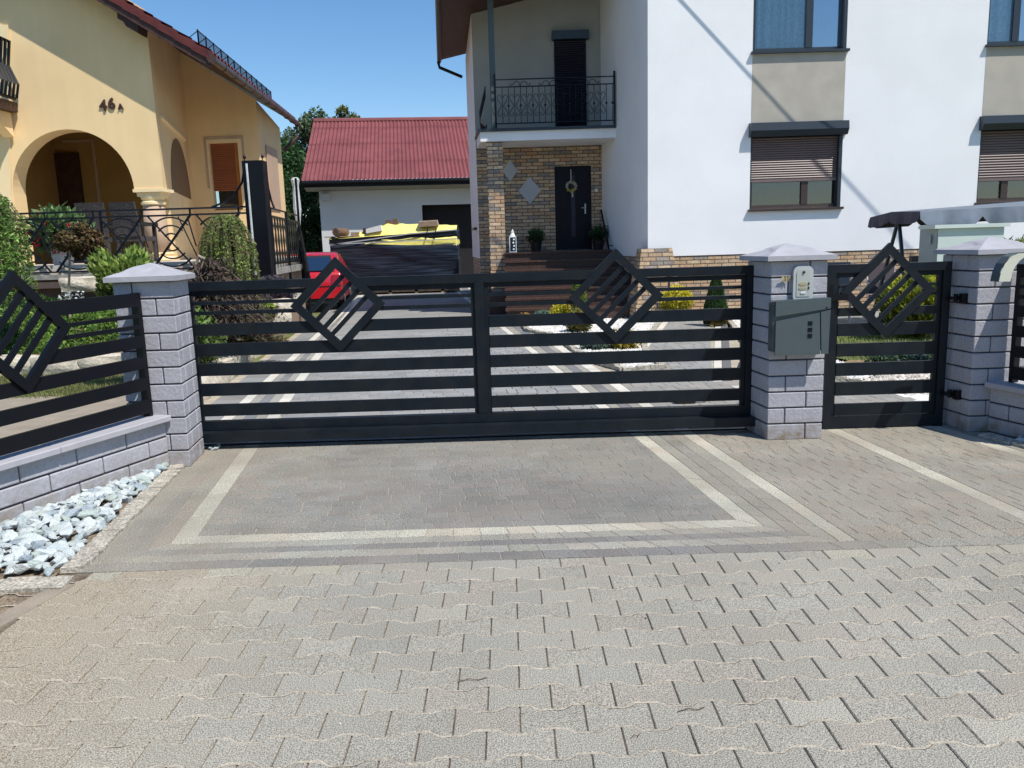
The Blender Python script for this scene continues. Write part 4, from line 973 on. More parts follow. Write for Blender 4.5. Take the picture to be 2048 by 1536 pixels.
def pot(name,label,x,y,z,r,hh,pal,n,s,lr,group=None,fl=None,potm='blackpl',up=0,hl=None):
    t=thing(name,label,'potted plant',group); q=MB(); q.lathe(x,y,[(r*.75,z),(r,z+hh*.95),(r*1.06,z+hh*.95),(r*1.06,z+hh),(r*.9,z+hh)],14); q.build('pot',potm,t)
    q=MB(); cloud(q,(x,y,z+hh+lr*.6),(lr,lr,hl or lr*.9),n,s,pal,.2,up=up); q.build('foliage','leaf',t)
    if fl:
        q=MB()
        for k in range(fl[1]):
            v=Vector((random.gauss(0,1),-abs(random.gauss(0,1)),random.gauss(0,1))).normalized(); p=Vector((x+v.x*lr,y+v.y*lr,z+hh+lr*.6+v.z*(hl or lr*.9)))
            for j in range(fl[2]): leafq(q,p+Vector((U(-1,1),U(-1,1),U(-1,1)))*fl[3],fl[3]*1.1,jit(fl[0],.25),1.3)
        q.build('flowers','petal',t)
    return t
pot('potted_plant','dark bushy plant left of the front door','x' and .62,17.8,1.30,.13,.2,DGREEN,700,.07,.20)
pot('potted_plant','red flowering plant right of the front door',2.0,17.9,1.30,.14,.2,DGREEN,700,.07,.22,fl=((.45,.02,.03),5,6,.03))
# ------------------------------------------------------------ garage
GA=thing('garage','white garage with a red corrugated roof at the end of the drive','garage')
gd=Vector((math.cos(.117),math.sin(.117),0)); gn=Vector((-gd.y,gd.x,0)); gp=lambda a,b,z:Vector((-6.9,30.3,0))+gd*a+gn*b+Vector((0,0,z))
q=MB()
def gq(a0,a1,z0,z1,b=0): q.quad(gp(a0,b,z0),gp(a1,b,z0),gp(a1,b,z1),gp(a0,b,z1))
gq(0,3.75,-.06,3.6); gq(3.75,8,3.02,3.6); q.quad(gp(0,0,-.06),gp(0,9,-.06),gp(0,9,3.6),gp(0,0,3.6)); q.add([gp(0,0,3.6),gp(0,9.5,3.6),gp(0,4.75,6.3)],[(0,1,2)])
gq(8,9,-.06,3.6)
q.build('wall','garwall',GA)
q=MB(); q.quad(gp(3.7,.4,-.06),gp(8.05,.4,-.06),gp(8.05,.4,3.1),gp(3.7,.4,3.1)); q.quad(gp(3.75,0,-.06),gp(3.75,.4,-.06),gp(3.75,.4,3.02),gp(3.75,0,3.02)); q.quad(gp(3.75,0,3.02),gp(8,0,3.02),gp(8,.4,3.02),gp(3.75,.4,3.02)); q.build('doorway','dark',GA)
q=MB(); EX0,EX1=-.5,9.5; e0=gp(0,-.7,3.97);
NW=66; sw=(EX1-EX0)/NW; sub=6
for tier in range(4):
    t0=[-.012,.27,.57,.86][tier]; t1=[.30,.60,.89,1.0][tier]
    vs=[];fs=[];n=NW*sub
    for k in range(n+1):
        a=EX0+(EX1-EX0)*k/n; wv=.028*math.cos(2*math.pi*k/sub)
        for tt_,dz_ in ((t0,.022),(t1,.0)):
            b=-.72+5.3*tt_; z=3.93+2.83*tt_+wv+dz_; vs.append(gp(a,b,z))
    for k in range(n): fs.append((2*k,2*k+2,2*k+3,2*k+1))
    q.add(vs,fs)
q.tube([gp(EX0,4.6,6.78),gp(EX1,4.6,6.78)],.11,8)
q.build('roof','redroof',GA)
q=MB(); q.hexa([gp(EX0+.05,-.7,3.70),gp(EX1,-.7,3.70),gp(EX1,-.62,3.70),gp(EX0+.05,-.62,3.70),gp(EX0+.05,-.7,3.92),gp(EX1,-.7,3.92),gp(EX1,-.62,3.92),gp(EX0+.05,-.62,3.92)]); q.tube([gp(EX0,-.76,3.86),gp(EX1,-.76,3.86)],.07,8); q.build('gutter','iron2',GA)
q=MB(); q.quad(gp(EX0+.05,-.615,3.72),gp(EX1,-.615,3.72),gp(EX1,.05,3.60),gp(EX0+.05,.05,3.60)); q.build('soffit','sofit',GA)
q=MB(); q.hexa([gp(.1,-.14,3.25),gp(.42,-.14,3.25),gp(.42,-.02,3.25),gp(.1,-.02,3.25),gp(.1,-.2,3.5),gp(.42,-.2,3.5),gp(.42,-.02,3.5),gp(.1,-.02,3.5)]); q.build('floodlight','lit',GA)
# ------------------------------------------------------------ wrapped pallet stack
T=thing('wrapped_pallet_stack','long stack of pallets wrapped in black film with yellow sheets','pallet stack')
SX0,SX1,SY=-5.70,-1.60,26.0
def wrapped(name,x0,x1,y0,y1,zf0,zf1,m_,amp=.03,nx=60,nz=14):
    q=MB(); vs=[];fs=[]
    ring=[(x0+(x1-x0)*k/nx,y0) for k in range(nx+1)]+[(x1,y0+(y1-y0)*k/8) for k in range(1,9)]+[(x1-(x1-x0)*k/nx,y1) for k in range(1,nx+1)]+[(x0,y1-(y1-y0)*k/8) for k in range(1,8)]
    n=len(ring)
    for j in range(nz+1):
        for k,(x,y) in enumerate(ring):
            tt_=(x-x0)/(x1-x0); z0=zf0(tt_);z1=zf1(tt_); z=z0+(z1-z0)*j/nz
            o=amp*(math.sin(k*.35+j*1.9)*.3+math.sin(k*.11+j*.8)*.5+U(-.08,.08)); 
            cy=(y0+y1)/2; vs.append((x+ (o if x==x1 else -o if x==x0 else 0),y-(o if y<cy else -o),z))
    for j in range(nz):
        for k in range(n): fs.append((j*n+k,j*n+(k+1)%n,(j+1)*n+(k+1)%n,(j+1)*n+k))
    fs.append(tuple(nz*n+k for k in range(n)))
    q.add(vs,fs); return q.build(name,m_,T,smooth=True)
wrapped('lower_wrap',SX0,SX1,SY,SY+1.4,lambda t:.12,lambda t:1.62 if t<.3 else 1.62-.08*min(1,(t-.3)*3),'wrap')
wrapped('yellow_band',SX0+1.1,SX1-.02,SY+.02,SY+1.38,lambda t:1.50,lambda t:1.62+.13*min(1,t*4)+.03*math.sin(t*14),'yelfilm',.02,nz=4)
wrapped('upper_wrap',SX0,SX1,SY+.03,SY+1.37,lambda t:1.62+(.06+.04*t if t>.25 else 0),lambda t:1.84+.17*t,'wrap',.025,nz=5)
q=MB(); vs=[];fs=[];nx=60;ny=16
def yt(t):
    return 1.84+.17*t+(.02 if t<.1 else min(.33,(t-.1)*.95))*(1-max(0,(t-.45))*1.2)
for i in range(nx+1):
    t_=i/nx
    for j in range(ny+1):
        s=j/ny; hh=yt(t_); base=1.80+.17*t_
        prof=min(1,math.sin(math.pi*min(max(s,0),1))*1.6); z=base+(hh-base)*prof+.02*math.sin(i*.9+j*.6)*prof
        vs.append((SX0+.02+(SX1-SX0-.04)*t_,SY-.02+1.42*s,z))
for i in range(nx):
    for j in range(ny): a=i*(ny+1)+j; fs.append((a,a+ny+1,a+ny+2,a+1))
q.add(vs,fs); q.build('yellow_cover','yelfilm',T,smooth=True)
q=MB()
for x in (SX1-.95,SX1-.68): q.bar((x-.06,SY-.05,1.70),(x+.02,SY-.05,2.06),.03,.004,(0,-1,0))
q.build('strap','iron2',T)
q=MB(); q.bar((SX0+.02,SY-.05,1.62),(SX0+2.6,SY-.05,1.90),.035,.003,(0,-1,0)); q.bar((SX0+2.6,SY-.05,1.90),(SX1,SY-.05,1.98),.035,.003,(0,-1,0)); q.bar((SX0+.02,SY-.05,1.64),(SX1,SY-.05,1.70),.03,.003,(0,-1,0)); q.build('film_edge','lit',T)
q=MB()
for k in range(5): q.box(SX0+.1+k*.85,SX0+.2+k*.85,SY+.05,SY+1.3,0,.12)
q.box(SX0,SX1,SY+.05,SY+.15,.06,.12); q.build('pallet','plank',T)
def small(name,label,cat,fn,m_): q=MB(); fn(q); o=q.build(name,m_); tag(o,label,cat); return o
small('clay_pipe','short clay pipe lying on the left end of the black stack','pipe',lambda q:(q.tube([(-5.45,25.9,2.02),(-5.25,26.5,2.02)],.13,14),q.tube([(-5.45,25.885,2.02),(-5.44,25.9,2.02)],.10,14,(.1,.1,.1))),'clay')
small('timber_offcut','flat timber board under the clay pipe on the black stack','timber',lambda q:(q.box(-5.85,-4.7,26.0,26.35,1.86,1.89),q.box(-5.0,-4.75,26.02,26.2,1.89,2.0)),'plank')
small('timber_offcut','dark timber block beside the white block on the stack','timber',lambda q:(q.box(-4.62,-4.1,26.1,26.4,1.93,2.12),),'darkwood')
small('white_block','white lightweight block lying on the stack','block',lambda q:q.hexa([(-4.5,25.95,1.95),(-4.0,25.95,2.02),(-4.0,26.2,2.02),(-4.5,26.2,1.95),(-4.5,25.95,2.09),(-4.02,25.95,2.2),(-4.02,26.2,2.2),(-4.5,26.2,2.09)]),'white')
small('concrete_slab','grey-brown pallet board on top of the right end of the yellow sheet','timber',lambda q:(q.hexa([(-2.8,25.95,2.1),(-2.2,25.95,2.12),(-2.2,26.4,2.16),(-2.8,26.4,2.14),(-2.82,25.95,2.26),(-2.24,25.95,2.28),(-2.24,26.4,2.32),(-2.82,26.4,2.3)]),),'plank').name='timber_board'
small('broken_brick','two brown bricks lying on the hump of the yellow sheet','brick',lambda q:(q.hexa([(-3.98,26.3,2.16),(-3.5,26.3,2.22),(-3.5,26.6,2.22),(-3.98,26.6,2.16),(-4.0,26.3,2.24),(-3.52,26.3,2.30),(-3.52,26.6,2.30),(-4.0,26.6,2.24)]),q.box(-3.93,-3.75,26.35,26.5,2.24,2.36),q.box(-3.70,-3.54,26.35,26.5,2.27,2.40)),'clay')
# ------------------------------------------------------------ red car
Cc=thing('parked_car','red hatchback parked beyond the terrace, seen from behind','car',None,(-4.92,19.8,0),.13)
q=MB()
prof=[(0.0,.35),(0.02,.62),(.06,.86),(.16,.95),(.62,1.33),(1.2,1.40),(1.9,1.36),(2.55,1.0),(3.4,.88),(3.7,.62),(3.72,.35)]
hw=.82; sec=[]
def carw(y,z): 
    k=1-.22*max(0,(z-.9)/.5); return hw*k*(1-.03*(abs(y-1.8)/1.9)**2)
vs=[];n=len(prof)
rows=[]
for (y,z) in prof:
    w_=carw(y,z); rows.append([(-w_,y,z),(-w_*.93,y,z+.015),(0,y,z+.03),(w_*.93,y,z+.015),(w_,y,z)])
vs=[p for r in rows for p in r]; fs=[]
for i in range(n-1):
    for j in range(4): a=i*5+j; fs.append((a,a+1,a+6,a+5))
base=len(vs)
for (y,z) in prof: vs+=[(-carw(y,z)-.0,y,min(z,.88)*1),( carw(y,z),y,min(z,.88))]
vs2=len(vs)
for (y,z) in prof: vs+=[(-hw*.97,y,.25),(hw*.97,y,.25)]
for i in range(n-1):
    fs.append((i*5,(i+1)*5,vs2+2*(i+1),vs2+2*i)); fs.append((i*5+4,vs2+2*i+1,vs2+2*(i+1)+1,(i+1)*5+4))
q.add(vs,fs); q.quad((-hw*.97,0,.25),(hw*.97,0,.25),(carw(0,.35),0,.35),(-carw(0,.35),0,.35)); q.build('body','carred',Cc,smooth=True)
q=MB(); q.hexa([(-.80,-.06,.30),(.80,-.06,.30),(.80,.1,.30),(-.80,.1,.30),(-.78,-.05,.56),(.78,-.05,.56),(.78,.1,.56),(-.78,.1,.56)]); q.build('bumper','carred',Cc)
q=MB(); q.box(-.70,.70,-.02,.1,.18,.30); q.build('lower_valance','blackpl',Cc)
q=MB(); q.hexa([(-.60,.10,.975),(.60,.10,.975),(.60,.2,.975),(-.60,.2,.975),(-.50,.515,1.325),(.50,.515,1.325),(.50,.6,1.325),(-.50,.6,1.325)]); q.build('rear_window','blueglass',Cc)
q=MB(); q.hexa([(-.63,.105,.96),(.63,.105,.96),(.63,.2,.96),(-.63,.2,.96),(-.525,.53,1.34),(.525,.53,1.34),(.525,.6,1.34),(-.525,.6,1.34)]); q.build('window_seal','blackpl',Cc)
q=MB(); q.box(-.26,.26,-.005,.03,.66,.77); q.build('number_plate','white',Cc)
q=MB(); q.box(-.78,.78,-.01,.04,.58,.60); q.build('trim_strip','blackpl',Cc)
for s in (-1,1):
    q=MB(); q.hexa([(s*.78,.0,.62),(s*.55,-.012,.62),(s*.55,.06,.62),(s*.8,.1,.62),(s*.77,.03,.86),(s*.56,.02,.86),(s*.56,.09,.86),(s*.78,.12,.86)]); q.build('tail_lamp','lampred',Cc)
    for yy in (.72,3.05):
        q=MB(); q.tube([(s*.62,yy,.29),(s*.80,yy,.29)],.29,20); wv_=q.build('wheel','rubber',Cc)
        q=MB(); q.tube([(s*.795,yy,.29),(s*.81,yy,.29)],.18,14); q.build('rim','steel',wv_)
# ------------------------------------------------------------ yellow house
YH=thing('yellow_house','yellow house with arched porch and a dark tiled roof, number 46 A','house')
FYY=16.2
def archwall(mb,x0,x1,z0,z1,cx,zc,rx,rz,y,dep,zb,n=28):
    # front face with an arched opening, springing at zc, jambs down to zb
    def top(x): return z1(x)
    xs=[cx-rx*math.cos(math.pi*k/n) for k in range(n+1)]
    for k in range(n):
        xa,xb=xs[k],xs[k+1]; za=zc+rz*math.sin(math.pi*k/n); zb_=zc+rz*math.sin(math.pi*(k+1)/n)
        mb.quad((xa,y,za),(xb,y,zb_),(xb,y,top(xb)),(xa,y,top(xa)))
        mb.quad((xa,y,za),(xb,y,zb_),(xb,y+dep,zb_),(xa,y+dep,za))
    mb.quad((x0,y,zb),(cx-rx,y,zb),(cx-rx,y,top(cx-rx)),(x0,y,top(x0)))
ztop=lambda x:5.15+(-5.44-x)*.624+.1
q=MB()
archwall(q,-14,-6.74,1.3,ztop,-8.50,2.76,1.19,1.17,FYY,.42,1.3)
# pier between arch and corner
q.quad((-7.31,FYY,2.76),(-6.74,FYY,2.76),(-6.74,FYY,ztop(-6.74)),(-7.31,FYY,ztop(-7.31)))
q.quad((-9.69,FYY,1.3),(-9.69,FYY+.42,1.3),(-9.69,FYY+.42,2.76),(-9.69,FYY,2.76))
q.quad((-7.31,FYY,2.76),(-6.74,FYY,2.76),(-6.78,FYY+.42,2.76),(-7.31,FYY+.42,2.76))
q.build('wall','plyel',YH)
# side wall with arch (plane from (-6.74,16.2) to (-8.36,20.9))
sd=Vector((-7.95+6.74,20.9-16.2,0)); SL=sd.length; sd.normalize(); sp=lambda s,z,o=0:Vector((-6.74,16.2,z))+sd*s+Vector((sd.y,-sd.x,0))*(-o)
SZ=lambda sv:5.80+(6.52-5.80)*sv/SL
q=MB(); q.quad(sp(.60,1.3),sp(SL,1.3),sp(SL,SZ(SL)),sp(.60,SZ(.6))); q.quad(sp(0,2.76),sp(.60,2.76),sp(.60,SZ(.6)),sp(0,SZ(0))); q.quad(sp(.60,1.3),sp(.60,2.76),sp(.60,2.76,.3),sp(.60,1.3,.3))
q.build('porch_side_wall','plyel',YH)
q=MB(); n=24; ca=2.75; ra=1.55; pts=[sp(ca-ra,2.80,-.004),sp(ca+ra,2.80,-.004)]+[sp(ca+ra*math.cos(math.pi*k/n),2.80+1.22*math.sin(math.pi*k/n),-.004) for k in range(1,n)]+[]
pts=[sp(ca+ra*math.cos(math.pi*k/n),2.80+1.25*math.sin(math.pi*k/n),-.006) for k in range(n+1)]
q.add(pts,[tuple(range(len(pts)))]); q.build('painted_blind_arch','plbrown',YH)
q=MB() # window wall
wallholes(q,-7.95,-6.17,1.3,5.0,20.9,[(-7.45,-6.72,2.55,4.2)],.22); q.quad((-7.95,20.9,5.0),(-6.17,20.9,5.0),(-6.17,20.9,5.22),(-7.95,20.9,6.40))
q.quad((-6.17,20.9,1.3),(-6.33,23.5,1.3),(-6.33,23.5,4.9),(-6.17,20.9,5.2))
q.build('window_wall','plyel',YH)
q=MB() # frame band around window
for (a,b,c,d) in ((-7.56,-6.56,4.29,4.36),(-7.56,-7.50,3.1,4.29),(-6.62,-6.56,3.6,4.29)): q.box(a,b,20.885,20.902,c,d)
q.build('painted_window_band','plsand',YH)
q=MB(); 
for (a,b,c,d) in ((-7.50,-6.62,4.215,4.288),(-7.50,-7.452,2.55,4.2145),(-6.718,-6.62,2.55,4.2145)): q.box(a,b,20.89,20.901,c,d)
q.build('cream_window_surround','plyelL',YH)
q=MB(); n=26
for k in range(n):
    z=3.03+k*(4.2-3.03)/n; st=(4.2-3.03)/n; q.prism([(-7.44,21.03,z),(-7.44,21.0,z+st*.2),(-7.44,20.995,z+st*.5),(-7.44,21.0,z+st*.8),(-7.44,21.03,z+st)],(.62,0,0))
q.build('roller_shutter','shuto',YH)
q=MB(); q.box(-6.83,-6.722,20.97,21.05,2.56,4.19); q.box(-7.45,-6.722,20.96,21.06,2.47,2.56); q.box(-7.45,-6.83,21.02,21.06,2.56,2.62); wf=q.build('window','wood',YH)
q=MB(); q.box(-7.44,-6.83,21.06,21.07,2.62,3.05); q.build('pane','glass',wf); q=MB(); q.box(-7.44,-6.8,21.3,21.32,2.5,3.1); q.build('room_back','room',wf)
# second window on far side wall
q=MB(); 
q.hexa([(-6.19,21.5,2.6),(-6.16,21.5,2.6),(-6.24,22.7,2.6),(-6.27,22.7,2.6),(-6.19,21.5,4.2),(-6.16,21.5,4.2),(-6.24,22.7,4.2),(-6.27,22.7,4.2)]); q.build('side_window_recess','plsand',YH)
# ledge
q=MB(); q.hexa([sp(.55,4.16),sp(3.95,4.16),sp(3.95,4.16,-.06),sp(.55,4.16,-.06),sp(.55,4.22),sp(3.95,4.22),sp(3.95,4.22,-.06),sp(.55,4.22,-.06)]); q.build('ledge','plyelL',YH)
# capital, column
q=MB(); cx,cy=-7.06,16.43
q.box(-7.33,-6.735,16.17,16.70,2.70,2.762); q.box(-7.28,-6.80,16.22,16.66,2.62,2.6995); q.lathe(cx,cy,[(.18,2.44),(.235,2.47),(.235,2.51),(.19,2.54),(.22,2.57),(.235,2.619)],24); q.build('capital','plyelL',YH)
q=MB(); q.lathe(cx,cy,[(.225,1.52),(.22,2.0),(.205,2.44)],28); q.build('porch_column','plsand',YH,smooth=True)
q=MB(); q.lathe(cx,cy,[(.33,1.36),(.33,1.42),(.27,1.45),(.30,1.49),(.25,1.52)],24); q.build('column_base','plyelL',YH)
# painted arch border inside, porch back wall, door
q=MB(); q.quad((-14,19.6,1.2),(-8.2,19.6,1.2),(-8.2,19.6,5.4),(-14,19.6,5.4)); q.quad((-12,16.62,4.7),(-6.9,16.62,4.7),(-8.2,20.9,4.7),(-12,20.9,4.7)); q.quad((-10.6,16.62,1.2),(-10.6,19.6,1.2),(-10.6,19.6,4.7),(-10.6,16.62,4.7)); q.build('porch_inner_wall','plin',YH)
q=MB(); q.box(-10.95,-10.05,19.5,19.595,1.36,3.9); q.build('porch_door','darkwood',YH)
q=MB(); q.box(-9.72,-9.66,19.57,19.598,1.36,4.2); q.box(-10.4,-9.725,19.57,19.598,4.14,4.2); q.build('painted_door_band','plsand',YH)
q=MB(); q.box(-9.92,-9.70,16.17,16.199,2.72,2.76); 
n=20; cx=-8.5
# raised pilaster at left and balcony
q=MB(); q.prism([(-14,16.19,1.3),(-9.72,16.19,1.3),(-9.72,16.19,2.76),(-9.35,16.19,5.86),(-14,16.19,5.86)],(0,-.03,0)); q.build('pilaster','plyelL',YH)
q=MB(); q.box(-12,-9.36,15.05,16.15,4.26,4.44); q.build('balcony_slab','darkwood',YH); q=MB(); q.prism([(-9.5,16.15,3.8),(-9.5,16.15,4.255),(-9.5,15.4,4.255)],(-.2,0,0)); q.build('bracket','plyel',YH)
q=MB()
for z in (4.50,5.55): q.tube([(-9.30,15.1,z),(-9.36,16.1,z)],.035,4)
for k in range(9): q.tube([(-9.30,15.1+k*.12,4.5),(-9.24,15.1+k*.12,4.75),(-9.38,15.1+k*.12,5.1),(-9.30,15.1+k*.12,5.55)],.03,4)
q.tube([(-9.30,15.1,4.44),(-9.30,15.1,5.65)],.04,4); q.tube([(-9.3,15.1,4.5),(-11,15.1,4.5)],.03,4); q.tube([(-9.3,15.1,5.55),(-11,15.1,5.55)],.03,4); q.build('balcony_railing','iron2',YH)
# roof
VYY=15.68; ex0,ez0=-5.44,5.03; ex1=-5.98; far=23.9
sl=.624
def rz_(x,x_e): return ez0+(x_e-x)*sl
q=MB()
a=[(ex0,VYY,ez0),(ex1,far,ez0+.03),(-14.5,far,ez0+.03+(ex1+14.5)*sl),(-14.5,VYY,ez0+(ex0+14.5)*sl)]
q.hexa(a[::1][0:1]+a[3:4]+a[2:3]+a[1:2]+[(p[0],p[1],p[2]+.10) for p in (a[0],a[3],a[2],a[1])]); q.build('roof_deck','darkwood',YH)
# verge board and tiles along gable edge
q=MB()
for k in range(24):
    xa=ex0-.30*k; xb=xa-.29; za=ez0+(ex0-xa)*sl; zb=ez0+(ex0-xb)*sl
    q.hexa([(xa+.03,VYY-.03,za-.02),(xb,VYY-.03,zb-.02),(xb,VYY+.18,zb-.02),(xa+.03,VYY+.18,za-.02),(xa+.03,VYY-.035,za+.15),(xb,VYY-.035,zb+.115),(xb,VYY+.18,zb+.115),(xa+.03,VYY+.18,za+.15)])
    # field tiles behind verge, wave rows
    for m_ in range(12):
        pass
q.build('verge_tiles','tile',YH)
q=MB()
NT=34; 
for r_ in range(14):
    vs=[];fs=[];n=NT*4
    for k in range(n+1):
        t_=k/n; y_=VYY+.15+(far-VYY-.15)*t_; xe=ex0+(ex1-ex0)*(y_-VYY)/(far-VYY)
        wv=.035*math.cos(2*math.pi*k/4)
        for u,dz_ in ((r_*.34,.03),((r_+1)*.34+.02,0)):
            vs.append((xe-u+.02,y_,ez0+.13+u*sl+wv+dz_))
    for k in range(n): fs.append((2*k,2*k+2,2*k+3,2*k+1))
    q.add(vs,fs)
q.build('roof_tiles','tile',YH)
q=MB()
for s in (0,): q.hexa([(ex0+.02,VYY-.0,ez0-.16),(-14.5,VYY-.0,ez0-.16+(ex0+14.5)*sl),(-14.5,VYY+.05,ez0-.16+(ex0+14.5)*sl),(ex0+.02,VYY+.05,ez0-.16),(ex0+.02,VYY,ez0-.021),(-14.5,VYY,ez0-.021+(ex0+14.5)*sl),(-14.5,VYY+.05,ez0-.021+(ex0+14.5)*sl),(ex0+.02,VYY+.05,ez0-.021)])
q.build('verge_board','darkwood',YH)
q=MB(); # gutter half-round with brackets
q.tube([(ex0+.06,VYY-.02,ez0-.0),(ex1+.06,far,ez0+.03)],.075,10); 
for k in range(12):
    t_=k/11; xx=ex0+.06+(ex1-ex0)*t_; yy=VYY-.02+(far-VYY)*t_; q.tube([(xx-.0,yy,ez0+.02*t_),(xx-.005,yy+.03,ez0+.02*t_)],.085,10)
q.tube([(ex1+.06,far-.1,ez0-.05),(ex1+.06,far-.1,ez0-.35),(-6.3,far-.3,ez0-.75)],.05,8); q.build('gutter','gutter',YH)
q=MB() # rafter end corbel under verge
q.prism([(-7.08,15.76,5.92),(-7.08,15.76,5.80),(-6.98,15.76,5.74),(-6.94,15.76,5.66),(-6.84,15.76,5.62),(-6.74,15.76,5.54),(-6.70,15.76,5.72)],(0,.40,0)); q.build('carved_rafter_end','darkwood',YH)
q=MB() # eave underside boards
# snow guard
xg=lambda t:ex0-.5+(ex1-ex0)*t; zg=ez0+.13+.5*sl
y0_,y1_=VYY+.9,far-1
def sg(t): y_=y0_+(y1_-y0_)*t; return Vector((ex0-.42+(ex1-ex0)*(y_-VYY)/(far-VYY),y_,ez0+.13+.42*sl))
for dz_ in (.05,.34): q.tube([sg(0)+Vector((0,0,dz_)),sg(1)+Vector((0,0,dz_))],.012,4)
for k in range(100): p=sg(k/99); q.tube([p+Vector((0,0,.05)),p+Vector((0,0,.34))],.005,4)
for k in range(13): p=sg(k/12); q.tube([p,p+Vector((0,0,.36))],.014,4); q.tube([p+Vector((-.25,0,.16)),p+Vector((0,0,.33))],.008,4)
q.build('snow_guard','iron2',YH)
# house number
def text(s,size,loc,name,m_,parent,ext=.012):
    c=bpy.data.curves.new(name,'FONT'); c.body=s; c.size=size; c.extrude=ext; c.offset=.006; o=bpy.data.objects.new('tmp',c); col.objects.link(o); bpy.context.view_layer.update()
    me=bpy.data.meshes.new_from_object(o.evaluated_get(bpy.context.evaluated_depsgraph_get())); bpy.data.objects.remove(o); o=bpy.data.objects.new(name,me); col.objects.link(o); me.materials.clear(); me.materials.append(M[m_])
    o.location=loc; o.rotation_euler=(math.pi/2,0,0); o.parent=parent; return o
text('4',.29,(-7.80,FYY-.02,4.25),'house_number_digit','darkwood',YH); text('6',.29,(-7.635,FYY-.02,4.28),'house_number_digit','darkwood',YH); text('A',.14,(-7.44,FYY-.02,4.27),'house_number_letter','darkwood',YH)
# ------------------------------------------------------------ terrace
TE=thing('terrace','raised terrace with cream edge in front of the yellow house','terrace')
q=MB(); q.prism([(-14,13.55,1.2),(-4.0,13.55,1.2),(-4.4,17.4,1.2),(-6.1,21,1.2),(-14,21,1.2)],(0,0,.15)); q.build('floor','terr',TE)
q=MB(); q.box(-14,-3.98,13.42,13.549,1.12,1.20); q.build('stone_edge','slate',TE)
q=MB(); q.box(-14,-4.0,13.40,13.46,.98,1.08); q.box(-14,-4.1,13.6,13.7,-.05,1.19); q.build('fascia_board','fascia',TE)
q=MB(); q.quad((-4.06,13.6,-.06),(-4.42,17.4,-.06),(-4.42,17.4,1.08),(-4.06,13.6,1.08)); q.quad((-4.42,17.4,-.06),(-8,17.5,-.06),(-8,17.5,1.2),(-4.42,17.4,1.2)); q.build('side_wall','tanpanel',TE)
q=MB(); q.hexa([(-4.02,13.5,1.08),(-3.94,13.5,1.08),(-4.32,17.4,1.08),(-4.42,17.4,1.08),(-4.02,13.5,1.2),(-3.94,13.5,1.2),(-4.32,17.4,1.2),(-4.42,17.4,1.2)]); q.build('side_edge','slate',TE)
RL=thing('terrace_railing','black wrought iron railing with arcs and crossed bars on the terrace front','railing')
q=MB(); y=13.5
for z in (2.21,2.11): q.tube([(-9.2,y,z),(-4.27,y,z)],.018,4)
q.tube([(-9.2,y,1.24),(-4.27,y,1.24)],.016,4); q.build('rails','iron2',RL)
q=MB(); un=.80
for i in range(7):
    cx=-4.62-un*i-.15; cz=1.675; h2=.43
    q.tube([(cx-un*.44,y,cz-h2),(cx+un*.44,y,cz+h2)],.020,4); q.tube([(cx-un*.44,y,cz+h2),(cx+un*.44,y,cz-h2)],.020,4)
    for r_ in (.14,.27,.40):
        q.tube([(cx+r_*math.cos(math.radians(a)),y+.01,cz+r_*math.sin(math.radians(a))) for a in range(42,142,8)],.015,4)
        q.tube([(cx+r_*math.cos(math.radians(a)),y+.01,cz+r_*math.sin(math.radians(a))) for a in range(222,322,8)],.015,4)
    for o in (.15,.30): 
        q.tube([(cx+o-.25+.25,y,cz+h2-.02-.0),(cx+un*.44+.05,y,cz-h2+o*1.1+.02)],.014,4)
    q.tube([(cx+un*.44,y,2.11),(cx+un*.44,y,2.21)],.016,4)
q.build('pattern_bars','iron2',RL)
for x in (-4.27,-6.7,-9.2):
    q=MB(); q.tube([(x,y,1.0),(x,y,2.22)],.022,4); q.build('post','iron2',RL)
q=MB(); q.tube([(-4.28,y,2.78),(-4.32,y,2.6),(-4.45,y,2.42),(-4.62,y,2.30),(-4.85,y,2.22)],.018,4); q.build('brace','iron2',RL)
P2=thing('dark_cabinet_post','tall dark steel post box standing at the terrace corner','post')
q=MB(); q.box(-4.19,-3.92,13.36,13.62,1.06,2.93); q.build('panel','iron2',P2)
q=MB(); q.box(-4.26,-4.195,13.38,13.6,1.1,2.93); q.build('side_panel','iron2',P2)
q=MB(); q.tube([(-4.17,13.33,1.1),(-4.17,13.33,2.88)],.018,6); q.build('conduit','silver',P2)
for x in (-4.23,-3.94):
    q=MB(); q.lathe(x,13.45,[(.006,2.93),(.006,2.96),(.026,2.985),(.026,3.0),(.006,3.03)],10); q.build('finial','iron2',P2)
R2=thing('terrace_railing','black wrought iron side railing with pierced balusters beside the red car','railing')
sp2=lambda t,z,o=0:Vector((-3.94-.40*t+o,13.6+3.4*t,z))
q=MB()
for z in (2.19,2.06,1.27): q.tube([sp2(0,z),sp2(1,z)],.02,4)
q.tube([sp2(0,2.75),sp2(.03,2.5),sp2(.08,2.32),sp2(.15,2.2)],.018,4); q.build('rails','iron2',R2)
for k in range(12):
    t_=(k+.5)/12; q=MB(); w_=.036
    pr=[(.9,1.27),(.5,1.36),(.9,1.44),(.35,1.52),(.8,1.66),(.35,1.80),(.9,1.90),(.5,1.98),(.9,2.06)]
    L=[sp2(t_-a*w_,z) for a,z in pr]; Rr=[sp2(t_+a*w_,z) for a,z in pr]
    for i in range(len(pr)-1): q.hexa([L[i],Rr[i],Rr[i+1],L[i+1]]+[v+Vector((.012,0,0)) for v in (L[i],Rr[i],Rr[i+1],L[i+1])])
    q.build('baluster','iron2',R2)
for t_ in (0,.5,1.0):
    q=MB(); q.tube([sp2(t_,.85,.01),sp2(t_,2.2 if t_<1 else 2.95,.01)],.024,4); q.build('post','iron2',R2)
